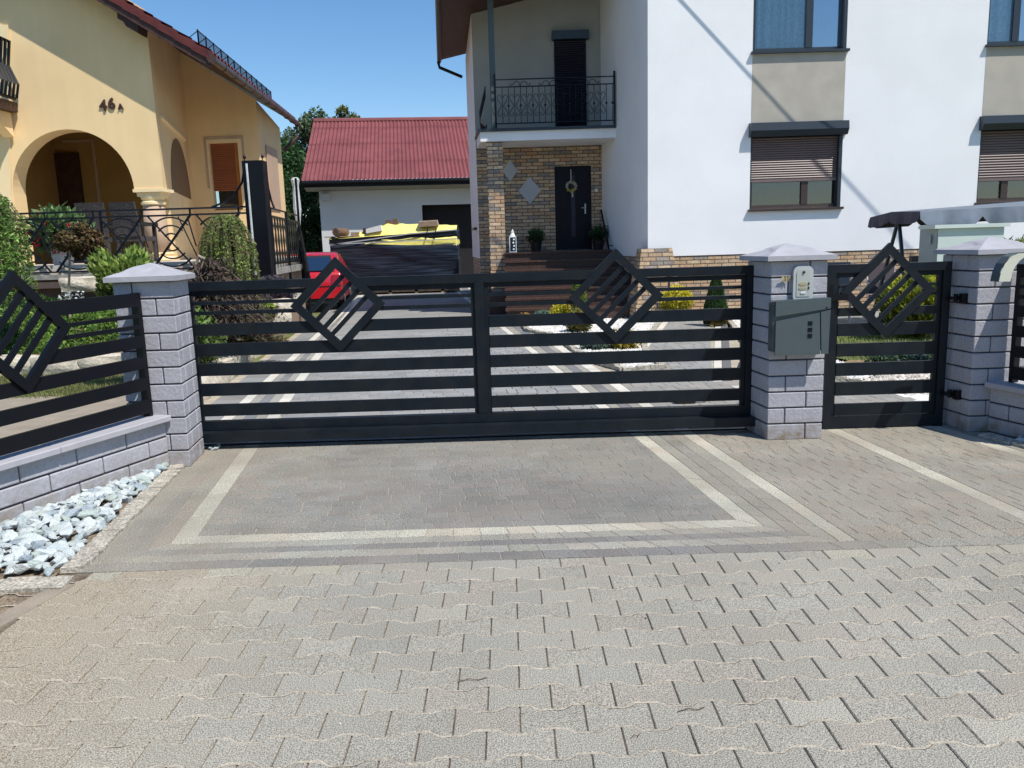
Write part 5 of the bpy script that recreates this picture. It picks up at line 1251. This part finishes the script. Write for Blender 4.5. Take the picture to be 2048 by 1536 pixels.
R3=thing('stair_railing','black wrought iron railing sloping down the terrace stairs in front of the red car','railing')
a0=Vector((-4.34,17.0,2.05)); a1=Vector((-4.02,16.2,1.05)); b0=Vector((-4.34,17.0,1.25)); b1=Vector((-4.02,16.2,.25))
q=MB(); q.tube([a0+Vector((0,0,.6)),a0+Vector((.02,-.05,.2)),a0,a1],.022,4); q.tube([b0,b1],.018,4); q.tube([a1,a1-Vector((0,0,1.04))],.024,4); q.build('rails','iron2',R3)
q=MB()
for k in range(7):
    p=a0.lerp(a1,(k+.5)/7); r_=b0.lerp(b1,(k+.5)/7); q.tube([p,p.lerp(r_,.3)+Vector((.05,0,0)),p.lerp(r_,.6)-Vector((.05,0,0)),r_],.022,4); q.bar(p.lerp(r_,.4),p.lerp(r_,.7),.08,.01,(0,-1,0))
q.build('balusters','iron2',R3)
t=thing('folded_parasol','closed pale parasol standing behind the side railing','parasol')
q=MB(); q.lathe(-4.75,18.6,[(.03,1.95),(.09,2.4),(.07,2.9),(.10,3.05),(.05,3.1)],7); q.build('folded_canopy','silver',t)
q=MB(); q.tube([(-4.75,18.6,1.35),(-4.75,18.6,3.15)],.02,6); q.build('pole','iron2',t)
# chairs on terrace
def chair(label,x,y_,rz,z=1.351):
    t=thing('wicker_chair',label,'chair','wicker chairs on the terrace',(x,y_,z),rz)
    q=MB(); q.box(-.24,.24,-.25,.25,.38,.46); q.build('seat','wicker',t)
    q=MB(); vs=[];n=8
    for k in range(n+1):
        z_=.46+.60*k/n; yy=.22+.10*(k/n)**1.5; vs.append((yy,z_))
    for k in range(n): q.hexa([(-.24,vs[k][0],vs[k][1]),(.24,vs[k][0],vs[k][1]),(.24,vs[k][0]+.05,vs[k][1]),(-.24,vs[k][0]+.05,vs[k][1]),(-.24,vs[k+1][0],vs[k+1][1]),(.24,vs[k+1][0],vs[k+1][1]),(.24,vs[k+1][0]+.05,vs[k+1][1]),(-.24,vs[k+1][0]+.05,vs[k+1][1])])
    q.build('backrest','wicker',t)
    for sx in (-1,1):
        for sy in (-1,1): q=MB(); q.box(sx*.21-.025,sx*.21+.025,sy*.22-.025,sy*.22+.025,0,.38); q.build('leg','wicker',t)
    return t
chair('left wicker chair, its high back turned to us behind the oleander',-7.36,14.75,math.pi+.1)
chair('right wicker chair, its high back turned to us beside the round column',-6.76,14.85,math.pi-.12)
t=thing('garden_table','black garden table behind the two wicker chairs','table',None,(-7.25,15.6,1.351))
q=MB(); q.box(-.42,.42,-.4,.4,.68,.74); q.build('table_top','blackpl',t); 
for sx in (-1,1):
    for sy in (-1,1): q=MB(); q.box(sx*.36-.03,sx*.36+.03,sy*.34-.03,sy*.34+.03,0,.68); q.build('leg','blackpl',t)
t=pot('oleander','oleander with red flowers in a grey pot on the terrace',-7.75,14.15,1.351,.2,.3,[(.14,.24,.08),(.20,.30,.12),(.08,.14,.05)],1500,.15,.50,fl=((.62,.03,.07),18,10,.042),potm='lit',up=.7,hl=.42); t['category']='potted plant'
# ------------------------------------------------------------ garden left
def gh(x,y): # raised rockery height
    t_=max(0,min(1,(y-10.75)/2.3)); f_=1 if x<-5 else max(0,1-(x+5)/1.0); return .16+.62*t_*f_+.03*math.sin(x*3)*math.cos(y*4)
q=MB(); nx,ny=44,16; vs=[];fs=[]
for i in range(nx+1):
    for j in range(ny+1):
        x=-13+9.2*i/nx;y_=10.7+2.9*j/ny; vs.append((x,y_,gh(x,y_)))
for i in range(nx):
    for j in range(ny): a=i*(ny+1)+j; fs.append((a,a+ny+1,a+ny+2,a+1))
q.add(vs,fs); q.build('rockery_soil','soil',kind='structure')
def carpet(name,label,x0,x1,y0,y1,n,pal,hh=.13,s=.06):
    t=thing(name,label,'shrub','spreading junipers on the rockery'); q=MB()
    cx,cy=(x0+x1)/2,(y0+y1)/2
    for i in range(n):
        a=U(0,6.28); r=math.sqrt(R()); x=cx+(x1-x0)/2*r*math.cos(a);y_=cy+(y1-y0)/2*r*math.sin(a)
        top=hh*(1.1-.8*r*r)*(.75+.5*math.sin(x*7+1.3)*math.cos(y_*8)); z=gh(x,y_)+top*U(.2,1)
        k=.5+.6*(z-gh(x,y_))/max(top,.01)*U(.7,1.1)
        leafq(q,Vector((x,y_,z)),s*U(.6,1.4),tuple(v*k for v in jit(random.choice(pal),.3)),2.4,Vector((U(-1,1),U(-1,1),U(.2,1.2))))
    q.build('foliage','leaf',t)
    q=MB(); 
    for k in range(5): a=U(0,6.28); q.tube([(cx,cy,gh(cx,cy)),(cx+math.cos(a)*.5,cy+math.sin(a)*.3,gh(cx,cy)+.08)],.02,5,r2=.008)
    q.build('branches','bark',t)
JP=[(.10,.19,.03),(.15,.26,.04),(.07,.13,.03),(.20,.31,.06)]
carpet('creeping_juniper','bright green juniper carpet behind the diamond of the left fence',-9.4,-6.0,10.75,12.7,17000,JP,.2)
carpet('creeping_juniper','green juniper carpet between the left fence slats and the left pillar',-7.1,-4.9,10.8,12.5,12000,JP,.2)
carpet('creeping_juniper','darker juniper carpet at the back of the rockery under the terrace',-9.0,-6.6,11.9,13.2,9000,[(.05,.11,.03),(.09,.17,.04),(.03,.07,.02)],.16)
# limestone edging blocks
def boulder(label,x,y_,z,sx,sy,sz,m_='lime',name='edging_stone',group='limestone edging stones',rz=0):
    import bmesh
    bm=bmesh.new(); bmesh.ops.create_cube(bm,size=2); bmesh.ops.subdivide_edges(bm,edges=bm.edges,cuts=4,use_grid_fill=True)
    sd_=U(0,10)
    for v in bm.verts:
        p=v.co; l=p.normalized(); p=p*.72+l*.38; k=1+.12*math.sin(p.x*2.3+sd_)*math.cos(p.y*2.9+sd_)+.05*math.sin(p.z*3+p.x*2+sd_*2); v.co=Vector((p.x*sx*k,p.y*sy*k,p.z*sz*k))
    me=bpy.data.meshes.new(name); bm.to_mesh(me); bm.free(); me.materials.append(M[m_]); o=bpy.data.objects.new(name,me); col.objects.link(o); o.location=(x,y_,z); o.rotation_euler=(0,0,rz)
    return tag(o,label,'stone',group)
for k in range(8):
    boulder('long pale limestone block edging the juniper rockery',-9.1+k*.62,10.62+.03*math.sin(k*2),.06,.30,.16,.13,rz=U(-.06,.06))
boulder('large white boulder on the rockery below the terrace',*V(167,568,12.9),.26,.2,.11,name='boulder',group=None)
for i,(px_,py_,Y_) in enumerate([(562,622,12.2),(560,640,11.8),(575,690,12.2)]): 
    pass
# narrow strip of limestone wall at left of the drive
for k in range(10):
    y_=8.0+k*.62; x=X('f1',y_)-.55-.03*k
    boulder('pale limestone block in the edge of the planting left of the driveway',x,y_,.05,.15,.30,.13 if k<6 else .22,group='limestone blocks left of the driveway')
for k,(px_,py_,Y_) in enumerate([(563,612,12.6),(557,640,12.3),(577,590,13.0)]):
    p=V(px_,py_,Y_); boulder('stacked white stone at the corner of the terrace bed',p.x,p.y,p.z,.16,.14,.11,name='stacked_stone',group='stacked white stones at the terrace corner')
gl=[(-9,8.9),(-3.6,8.9),(-3.4,10.5),(-9,10.5)]
grass('garden_grass',[(-10,8.6),(-3.9,8.6),(-3.9,10.6),(-10,10.6)],16000,.045,[(.22,.22,.08),(.30,.27,.12),(.14,.18,.05)],z=-.05)
poly('garden_path','curb',[(-8,6.6),(-3.2,6.6),(-3.4,8.7),(-8,8.7)],-.03)
poly('planting_bed','soil',[(-4.6,8.9),(-3.35,8.9),(-4.6,16.5),(-5.2,13.3),(-4.6,10)],.0)
# garden shrubs left
def weeping(name,label,top,r,drop,n,pal,leafs=.035,trunkbase=0,lm='leaf',per=26,tw='bark',stw='bark'):
    t=thing(name,label,'shrub'); q=MB(); b=MB(); top=Vector(top)
    for i in range(n):
        a=U(0,6.28); rr=r*U(.3,1); pr=drop*U(.55,1); p0=top+Vector((math.cos(a)*rr*.25,math.sin(a)*rr*.25,U(-.05,.03)))
        pts=[]
        for k in range(7):
            s=k/6; pts.append(p0+Vector((math.cos(a)*rr*min(1,s*1.8)*.8,math.sin(a)*rr*min(1,s*1.8)*.8,.10*math.sin(min(1,s*2)*math.pi)*.6-pr*s**1.5))+Vector((U(-.02,.02),U(-.02,.02),0)))
        b.tube(pts,.006,3,r2=.002)
        for k in range(per):
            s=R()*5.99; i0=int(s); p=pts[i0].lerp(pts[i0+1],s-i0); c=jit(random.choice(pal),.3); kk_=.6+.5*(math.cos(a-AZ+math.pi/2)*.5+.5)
            leafq(q,p+Vector((U(-.015,.015),U(-.015,.015),U(-.01,.01))),leafs*U(.7,1.3),tuple(v*kk_ for v in c),3.5,Vector((U(-1,1),U(-1,1),U(-.3,.9))))
    q.build('foliage','leaf',t); b.build('hanging_branches',tw,t)
    q=MB(); q.tube([(top.x-.05,top.y,trunkbase),(top.x+.03,top.y,(trunkbase+top.z)/2),(top.x,top.y,top.z)],.04,8,r2=.025); q.build('trunk',stw,t)
LAR=[(.16,.24,.06),(.22,.30,.08),(.12,.18,.05)]
weeping('weeping_larch','weeping larch with hanging needle branches beside the dark terrace post',V(452,436,12.3),.42,1.25,230,[(.20,.28,.07),(.26,.34,.09),(.15,.21,.06)],.055,per=70)
weeping('weeping_larch','tall weeping larch at the left picture edge',V(-62,378,10.6),.56,1.6,330,[(.17,.31,.06),(.13,.25,.05),(.24,.38,.10)],.075,per=75)
# contorted hazel
t=thing('contorted_hazel','bare contorted shrub with twisted brown branches behind the gate\'s left end','shrub'); q=MB(); b=MB(); ll=MB()
base=Vector((-3.72,10.1,0))
q.tube([base,base+Vector((-.12,0,.6)),V(390,530,10.1),V(398,512,10.1),V(412,520,10.1)],.035,8,r2=.022); q.build('trunk','twig',t)
tp=V(410,518,10.1)
for i in range(170):
    p=tp+Vector((U(-.12,.22),U(-.2,.2),U(-.30,-.02))); pts=[p]; a=U(0,6.28); dx_=U(-.05,.075)
    for k in range(9): a+=U(-1.3,1.3); p=p+Vector((dx_+.05*math.cos(a),.05*math.sin(a),-.085*U(.3,1.5))); pts.append(p)
    b.tube(pts,.007,3,c=jit((1,1,1),.3),r2=.003)
    for k in range(30): w_=random.choice(pts); leafq(ll,w_+Vector((U(-.06,.06),U(-.08,.08),U(-.05,.05))),.07,jit(random.choice([(.05,.035,.03),(.08,.05,.04),(.035,.03,.025),(.10,.08,.05)]),.3),2)
b.build('twisted_branches','twigd',t); ll.build('foliage','leaf',t)
p=V(137,606,11.9)
t=thing('standard_tree','small ball-headed brown-leaved tree on a thin stem before the terrace','tree'); q=MB(); c0=V(155,480,11.9)
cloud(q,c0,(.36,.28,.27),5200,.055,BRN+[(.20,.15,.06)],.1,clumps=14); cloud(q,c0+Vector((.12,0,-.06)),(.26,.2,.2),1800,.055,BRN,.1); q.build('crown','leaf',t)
q=MB(); q.tube([(p.x,p.y,.45),(p.x-.0,p.y,p.z),c0+Vector((-.12,0,-.1))],.022,8,r2=.014); q.build('trunk','twig',t)
shrub('juniper','feathery light green juniper right behind the left pillar',"shrub",tuple(V(255,560,9.2)),(.36,.3,.42),5200,.075,[(.20,.28,.05),(.26,.34,.08),(.12,.19,.04)],up=.9,stem=0,core=False,clumps=16)
shrub('juniper_base','low green juniper foot beside the left pillar','shrub',(-3.9,9.4,.45),(.5,.3,.45),2800,.07,[(.10,.16,.04),(.14,.22,.05)],core=True).name='dwarf_juniper'
shrub('box_bush','round lime green bush seen between the upper gate slats','shrub',tuple(V(518,622,12.0)),(.26,.22,.17),2600,.045,LIME)
shrub('barberry','dark purple bush above the lime green bush','shrub',tuple(V(548,590,12.8)),(.34,.2,.14),2000,.05,[(.07,.045,.07),(.10,.06,.09),(.05,.035,.05)])
shrub('barberry','dark purple bush with pale tips on the corner of the terrace bed','shrub',tuple(V(545,562,13.1)),(.22,.2,.10),900,.05,[(.07,.06,.08),(.14,.13,.13)])
shrub('ground_cover','red and green ground-cover low behind the gate, left side','shrub',tuple(V(475,683,10.6)),(.62,.3,.13),2600,.06,[(.10,.13,.04),(.16,.05,.03),(.05,.08,.03),(.12,.09,.04)])
for k in range(7):
    p=V(118+k*9,598+U(-4,6),11.4); q=MB()
for k,(px_,py_) in enumerate([(128,592),(147,596),(160,590),(166,597),(152,588)]):
    pass
t=thing('white_flowers','clump of small white flowers at the foot of the ball-headed tree','flowers'); q=MB()
for k in range(90): 
    p=V(U(118,170),U(583,600),11.5); leafq(q,p,.04,jit((.7,.74,.78),.1) if k%3 else jit((.55,.04,.06),.1) if px_<0 else jit((.10,.16,.10),.2),1.2)
q.build('petals','petal',t)
# ------------------------------------------------------------ swing, cabinet, patio things
S=thing('garden_swing','garden swing with grey canopy before the white house','swing')
q=MB(); x0,x1=5.75,8.6; y0_,y1_=11.6,12.9; zt=1.78
n=24; vs=[];fs=[]
tz=lambda x:zt-.02+.02*(x-x0)
vs=[(x0+.25,y0_,tz(x0)),(x1,y0_,tz(x1)),(x1,y1_,tz(x1)+.0),(x0+.0,y1_,tz(x0)-.0)]
q.add([(x0+.15,y0_+.05,tz(x0)),(x1,y0_+.05,tz(x1)),(x1,12.3,tz(x1)+.1),(x0+.05,12.3,tz(x0)+.02),(x1,y1_,tz(x1)),(x0,y1_,tz(x0)-.04)],[(0,1,2,3),(3,2,4,5)]); q.build('canopy','canvas',S)
def valance(p0,p1,sc_,dep,m_,name):
    q=MB(); p0=Vector(p0);p1=Vector(p1); n=sc_*12; vs=[];fs=[]; d=(p1-p0).normalized(); nn=Vector((d.y,-d.x,0))
    for k in range(n+1):
        t_=k/n; ph=(t_*sc_)%1.0; dd=dep*(.50+.50*min(1,7*min(ph,1-ph))**.6) 
        a=p0.lerp(p1,t_); wv=.020*math.sin(k*.8)+.012*math.sin(k*2.1)+.01*math.sin(k*.31)
        vs+=[a,a+nn*(wv+.015)-Vector((0,0,dd*.5)),a+nn*(wv*1.6+.02)-Vector((0,0,dd))]
    for k in range(n): fs+= [(3*k,3*k+1,3*k+4,3*k+3),(3*k+1,3*k+2,3*k+5,3*k+4)]
    q.add(vs,fs); return q.build(name,m_,S,smooth=True)
valance((x0+.15,y0_+.05,tz(x0)),(x1,y0_+.05,tz(x1)),3,.23,'canvas','valance')
valance((x0,y1_,tz(x0)-.04),(x0+.05,12.3,tz(x0)+.02),1,.18,'canvasd','side_valance'); valance((x0+.05,12.3,tz(x0)+.02),(x0+.15,y0_+.05,tz(x0)),1,.18,'canvasd','side_valance')
valance((x1,y1_,tz(x1)),(x0,y1_,tz(x0)-.04),4,.18,'canvasd','back_valance')
for (xa,) in ((x0+.12,),(8.1,)):
    q=MB(); q.tube([(xa+.02,12.25,1.68),(xa-.06,12.85,.02)],.028,8); q.tube([(xa+.02,12.25,1.68),(xa-.10,11.75,.85),(xa-.25,11.5,.02)],.028,8); q.tube([(xa-.25,11.5,.03),(xa-.06,12.85,.03)],.02,6); q.build('frame_leg','anth',S)
q=MB(); q.tube([(x0+.14,12.25,1.68),(8.12,12.25,1.70)],.028,8); q.build('top_bar','anth',S)
q=MB(); q.box(6.3,7.9,12.1,12.6,.45,.55); q.build('seat','canvasd',S); q=MB(); q.box(6.3,7.9,12.6,12.7,.55,1.1); q.build('backrest','canvasd',S)
q=MB()
for x in (6.35,7.85): q.tube([(x,12.3,1.68),(x,12.3,.5)],.01,5)
q.build('hangers','steel',S)
t=thing('garden_chair','light metal garden chair standing behind the narrow gate','chair',None,(6.3,13.2,.03),.3)
q=MB(); q.tube([(-.28,-.25,0),(-.28,-.22,.62),(-.28,-.1,.68),(-.28,.25,.62),(-.28,.3,.95)],.018,8); q.tube([(.28,-.25,0),(.28,-.22,.62),(.28,-.1,.68),(.28,.25,.62),(.28,.3,.95)],.018,8); q.tube([(-.28,.3,.0),(-.28,.22,.4)],.015,6); q.tube([(.28,.3,.0),(.28,.22,.4)],.015,6); q.build('frame','white',t)
q=MB(); q.box(-.26,.26,-.2,.24,.40,.43); q.build('seat','canvasd',t); q=MB(); q.box(-.26,.26,.25,.28,.45,.95); q.build('backrest','canvasd',t)
t=thing('garden_chair','grey reclining garden chair left of the light metal chair','chair',None,(5.35,13.3,.03),-.4)
q=MB(); 
for sx in (-.28,.28): q.tube([(sx,-.3,0),(sx,.2,.45),(sx,.35,.95)],.018,8); q.tube([(sx,.35,0),(sx,-.25,.45),(sx,.2,.47)],.018,8)
q.build('frame','steel',t); q=MB(); q.hexa([(-.26,-.25,.42),(.26,-.25,.42),(.26,.2,.45),(-.26,.2,.45),(-.26,-.25,.45),(.26,-.25,.45),(.26,.2,.48),(-.26,.2,.48)]); q.build('seat','anth',t)
q=MB(); q.hexa([(-.26,.18,.45),(.26,.18,.45),(.26,.22,.45),(-.26,.22,.45),(-.26,.33,.98),(.26,.33,.98),(.26,.37,.98),(-.26,.37,.98)]); q.build('backrest','anth',t)
t=thing('utility_cabinet','pale grey-green utility cabinet behind the right pillar','cabinet')
q=MB(); q.box(5.92,6.82,11.15,11.5,.0,1.505); q.build('body','cabinet',t)
q=MB(); q.hexa([(5.915,11.17,.0),(5.917,11.17,.0),(5.86,11.5,.0),(5.84,11.5,0),(5.915,11.17,1.505),(5.917,11.17,1.505),(5.86,11.5,1.505),(5.84,11.5,1.505)]); q.build('side_panel','cabside',t)
q=MB(); q.box(5.84,6.87,11.1,11.55,1.5065,1.556); q.build('lid','cabinet',t)
q=MB(); q.box(5.862,5.875,11.25,11.32,1.30,1.42); q.build('vent','cabside',t)
shrub('pine_sprig','thin pine branches rising behind the right pillar cap','shrub',(5.05,8.1,1.28),(.22,.12,.10),380,.09,[(.14,.20,.06),(.20,.26,.08)],core=False,stem=0,asp=6)
t=thing('gate_motor','small black motor foot lying on the paving behind the gate','gate motor'); q=MB(); g0=G(1370,806)
q.cbox((g0.x,g0.y,0),(1,0),(0,1),-.09,.09,-.05,.05,.0,.055,.012); q.build('housing','blackpl',t); q=MB(); q.tube([(g0.x+.09,g0.y,.03),(g0.x+.19,g0.y,.02)],.015,8); q.build('cable','blackpl',t)
t=thing('garden_lamp','slim grey post lamp in front of the brick plinth','lamp'); p=V(1338,586,14.6)
q=MB(); q.tube([(p.x,p.y,0),(p.x,p.y,p.z+.28)],.02,8); q.build('post','anth',t); q=MB(); q.lathe(p.x,p.y,[(.05,p.z+.28),(.06,p.z+.34),(.02,p.z+.37)],10); q.build('lamp_head','anth',t)
# overhead cable (its shadow crosses the facade)
t=thing('overhead_cable','black overhead supply cable high above the garden','cable'); q=MB()
a=V(1360,0,15)-Vector((0,.0,0)); b=V(1765,440,15)
pa=a+SUN*1.3; pb=b+SUN*5.6; d_=(pb-pa)
q.tube([pa-d_*.29,pa,pb,pb+d_*1.2],.014,6); q.build('conductor','blackpl',t)
# ------------------------------------------------------------ trees behind
def tree(label,x,y_,zc,r,n,s,pal,tr=.16):
    t=thing('tree',label,'tree','trees behind the garage',(0,0,0)); q=MB(); cl=MB()
    cs=[]
    for k in range(26):
        v=Vector((random.gauss(0,1),random.gauss(0,1),random.gauss(0,1))).normalized()*U(.35,.9); cs.append((Vector((x+v.x*r[0],y_+v.y*r[1],zc+v.z*r[2])),U(.25,.42)))
    for c,k in cs: cloud(q,c,(r[0]*k,r[1]*k,r[2]*k*.8),n//26,s,pal,.35,1.7,ja=.35,dark=.25)
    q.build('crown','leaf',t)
    q=MB(); q.tube([(x,y_,-.1),(x+.1,y_,zc*.4),(x,y_,zc)],tr,8,r2=.06)
    for c,k in cs[:12]: q.tube([(x,y_,zc*.55),((x+c.x)/2,(y_+c.y)/2,(zc*.6+c.z)/2),c],.05,5,r2=.02)
    q.build('trunk','bark',t)
tree('dark leafy tree filling the gap between the yellow house and the garage',-10.9,38.5,3.7,(2.5,2.0,3.4),26000,.16,[(.03,.07,.02),(.045,.10,.03),(.07,.14,.04)])
tree('taller grey-green tree at the roof edge left of the garage ridge',-10.2,44,6.3,(1.7,1.6,2.6),11000,.17,[(.07,.11,.05),(.10,.15,.07),(.13,.16,.06)])
tree('light green treetop rising just above the garage ridge',-8.9,46,7.8,(1.05,1.0,1.35),8000,.17,[(.13,.15,.05),(.18,.19,.07),(.09,.12,.04)])
tree('dark hedge-like tree close to the left garage corner',-8.5,33.5,2.2,(1.25,1.2,2.4),12000,.13,[(.03,.07,.02),(.05,.11,.03)],.1)
# things behind the camera (street side) so that glass and paint have something to reflect
t=thing('opposite_house','pale house across the street','house'); q=MB(); q.box(-14,2,-34,-28,0,6); q.build('wall','plbeige',t); q=MB(); q.hexa([(-15,-35,6),(3,-35,6),(3,-27,6),(-15,-27,6),(-15,-31.2,9.5),(3,-31.2,9.5),(3,-30.8,9.5),(-15,-30.8,9.5)]); q.build('roof','tile',t)
tree('broad street tree behind the viewpoint on the right',9,-20,4,(4.5,3.2,4.2),9000,.34,GREEN,.2)
tree('street tree behind the viewpoint in the middle',1,-22,4,(4.5,3.2,4.0),9000,.34,DGREEN,.2)
tree('street tree behind the viewpoint on the left',-8,-21,4,(4.5,3.2,4.4),9000,.34,GREEN,.2)
# small debris on paving
q=MB()
for k in range(90):
    x=U(-2.2,4);y_=U(1.9,5.6); r_=U(.002,.0045); q.add([(x-r_,y_,.002),(x,y_-r_,.002),(x+r_,y_,.002),(x,y_+r_,.002),(x,y_,.002+r_)],[(0,1,4),(1,2,4),(2,3,4),(3,0,4)],jit((.9,.88,.84) if R()<.6 else (.12,.10,.08),.1))
q.build('paving_grit','pebble',kind='stuff')
for (px_,py_,l_) in ((1355,1425,.09),(915,1365,.10),(1262,1478,.03)):
    p=G(px_,py_); q=MB(); q.tube([(p.x,p.y,.003),(p.x+l_*.4,p.y+.012,.006),(p.x+l_*.7,p.y+.004,.005),(p.x+l_,p.y+.02,.004)],.0015,4); o=q.build('dry_twig','bark'); tag(o,{1355:'dark dry twig lying on the foreground paving, right of centre',915:'thin curved dry stalk on the paving, left of centre',1262:'tiny dry twig on the nearest paving'}[px_],'twig')
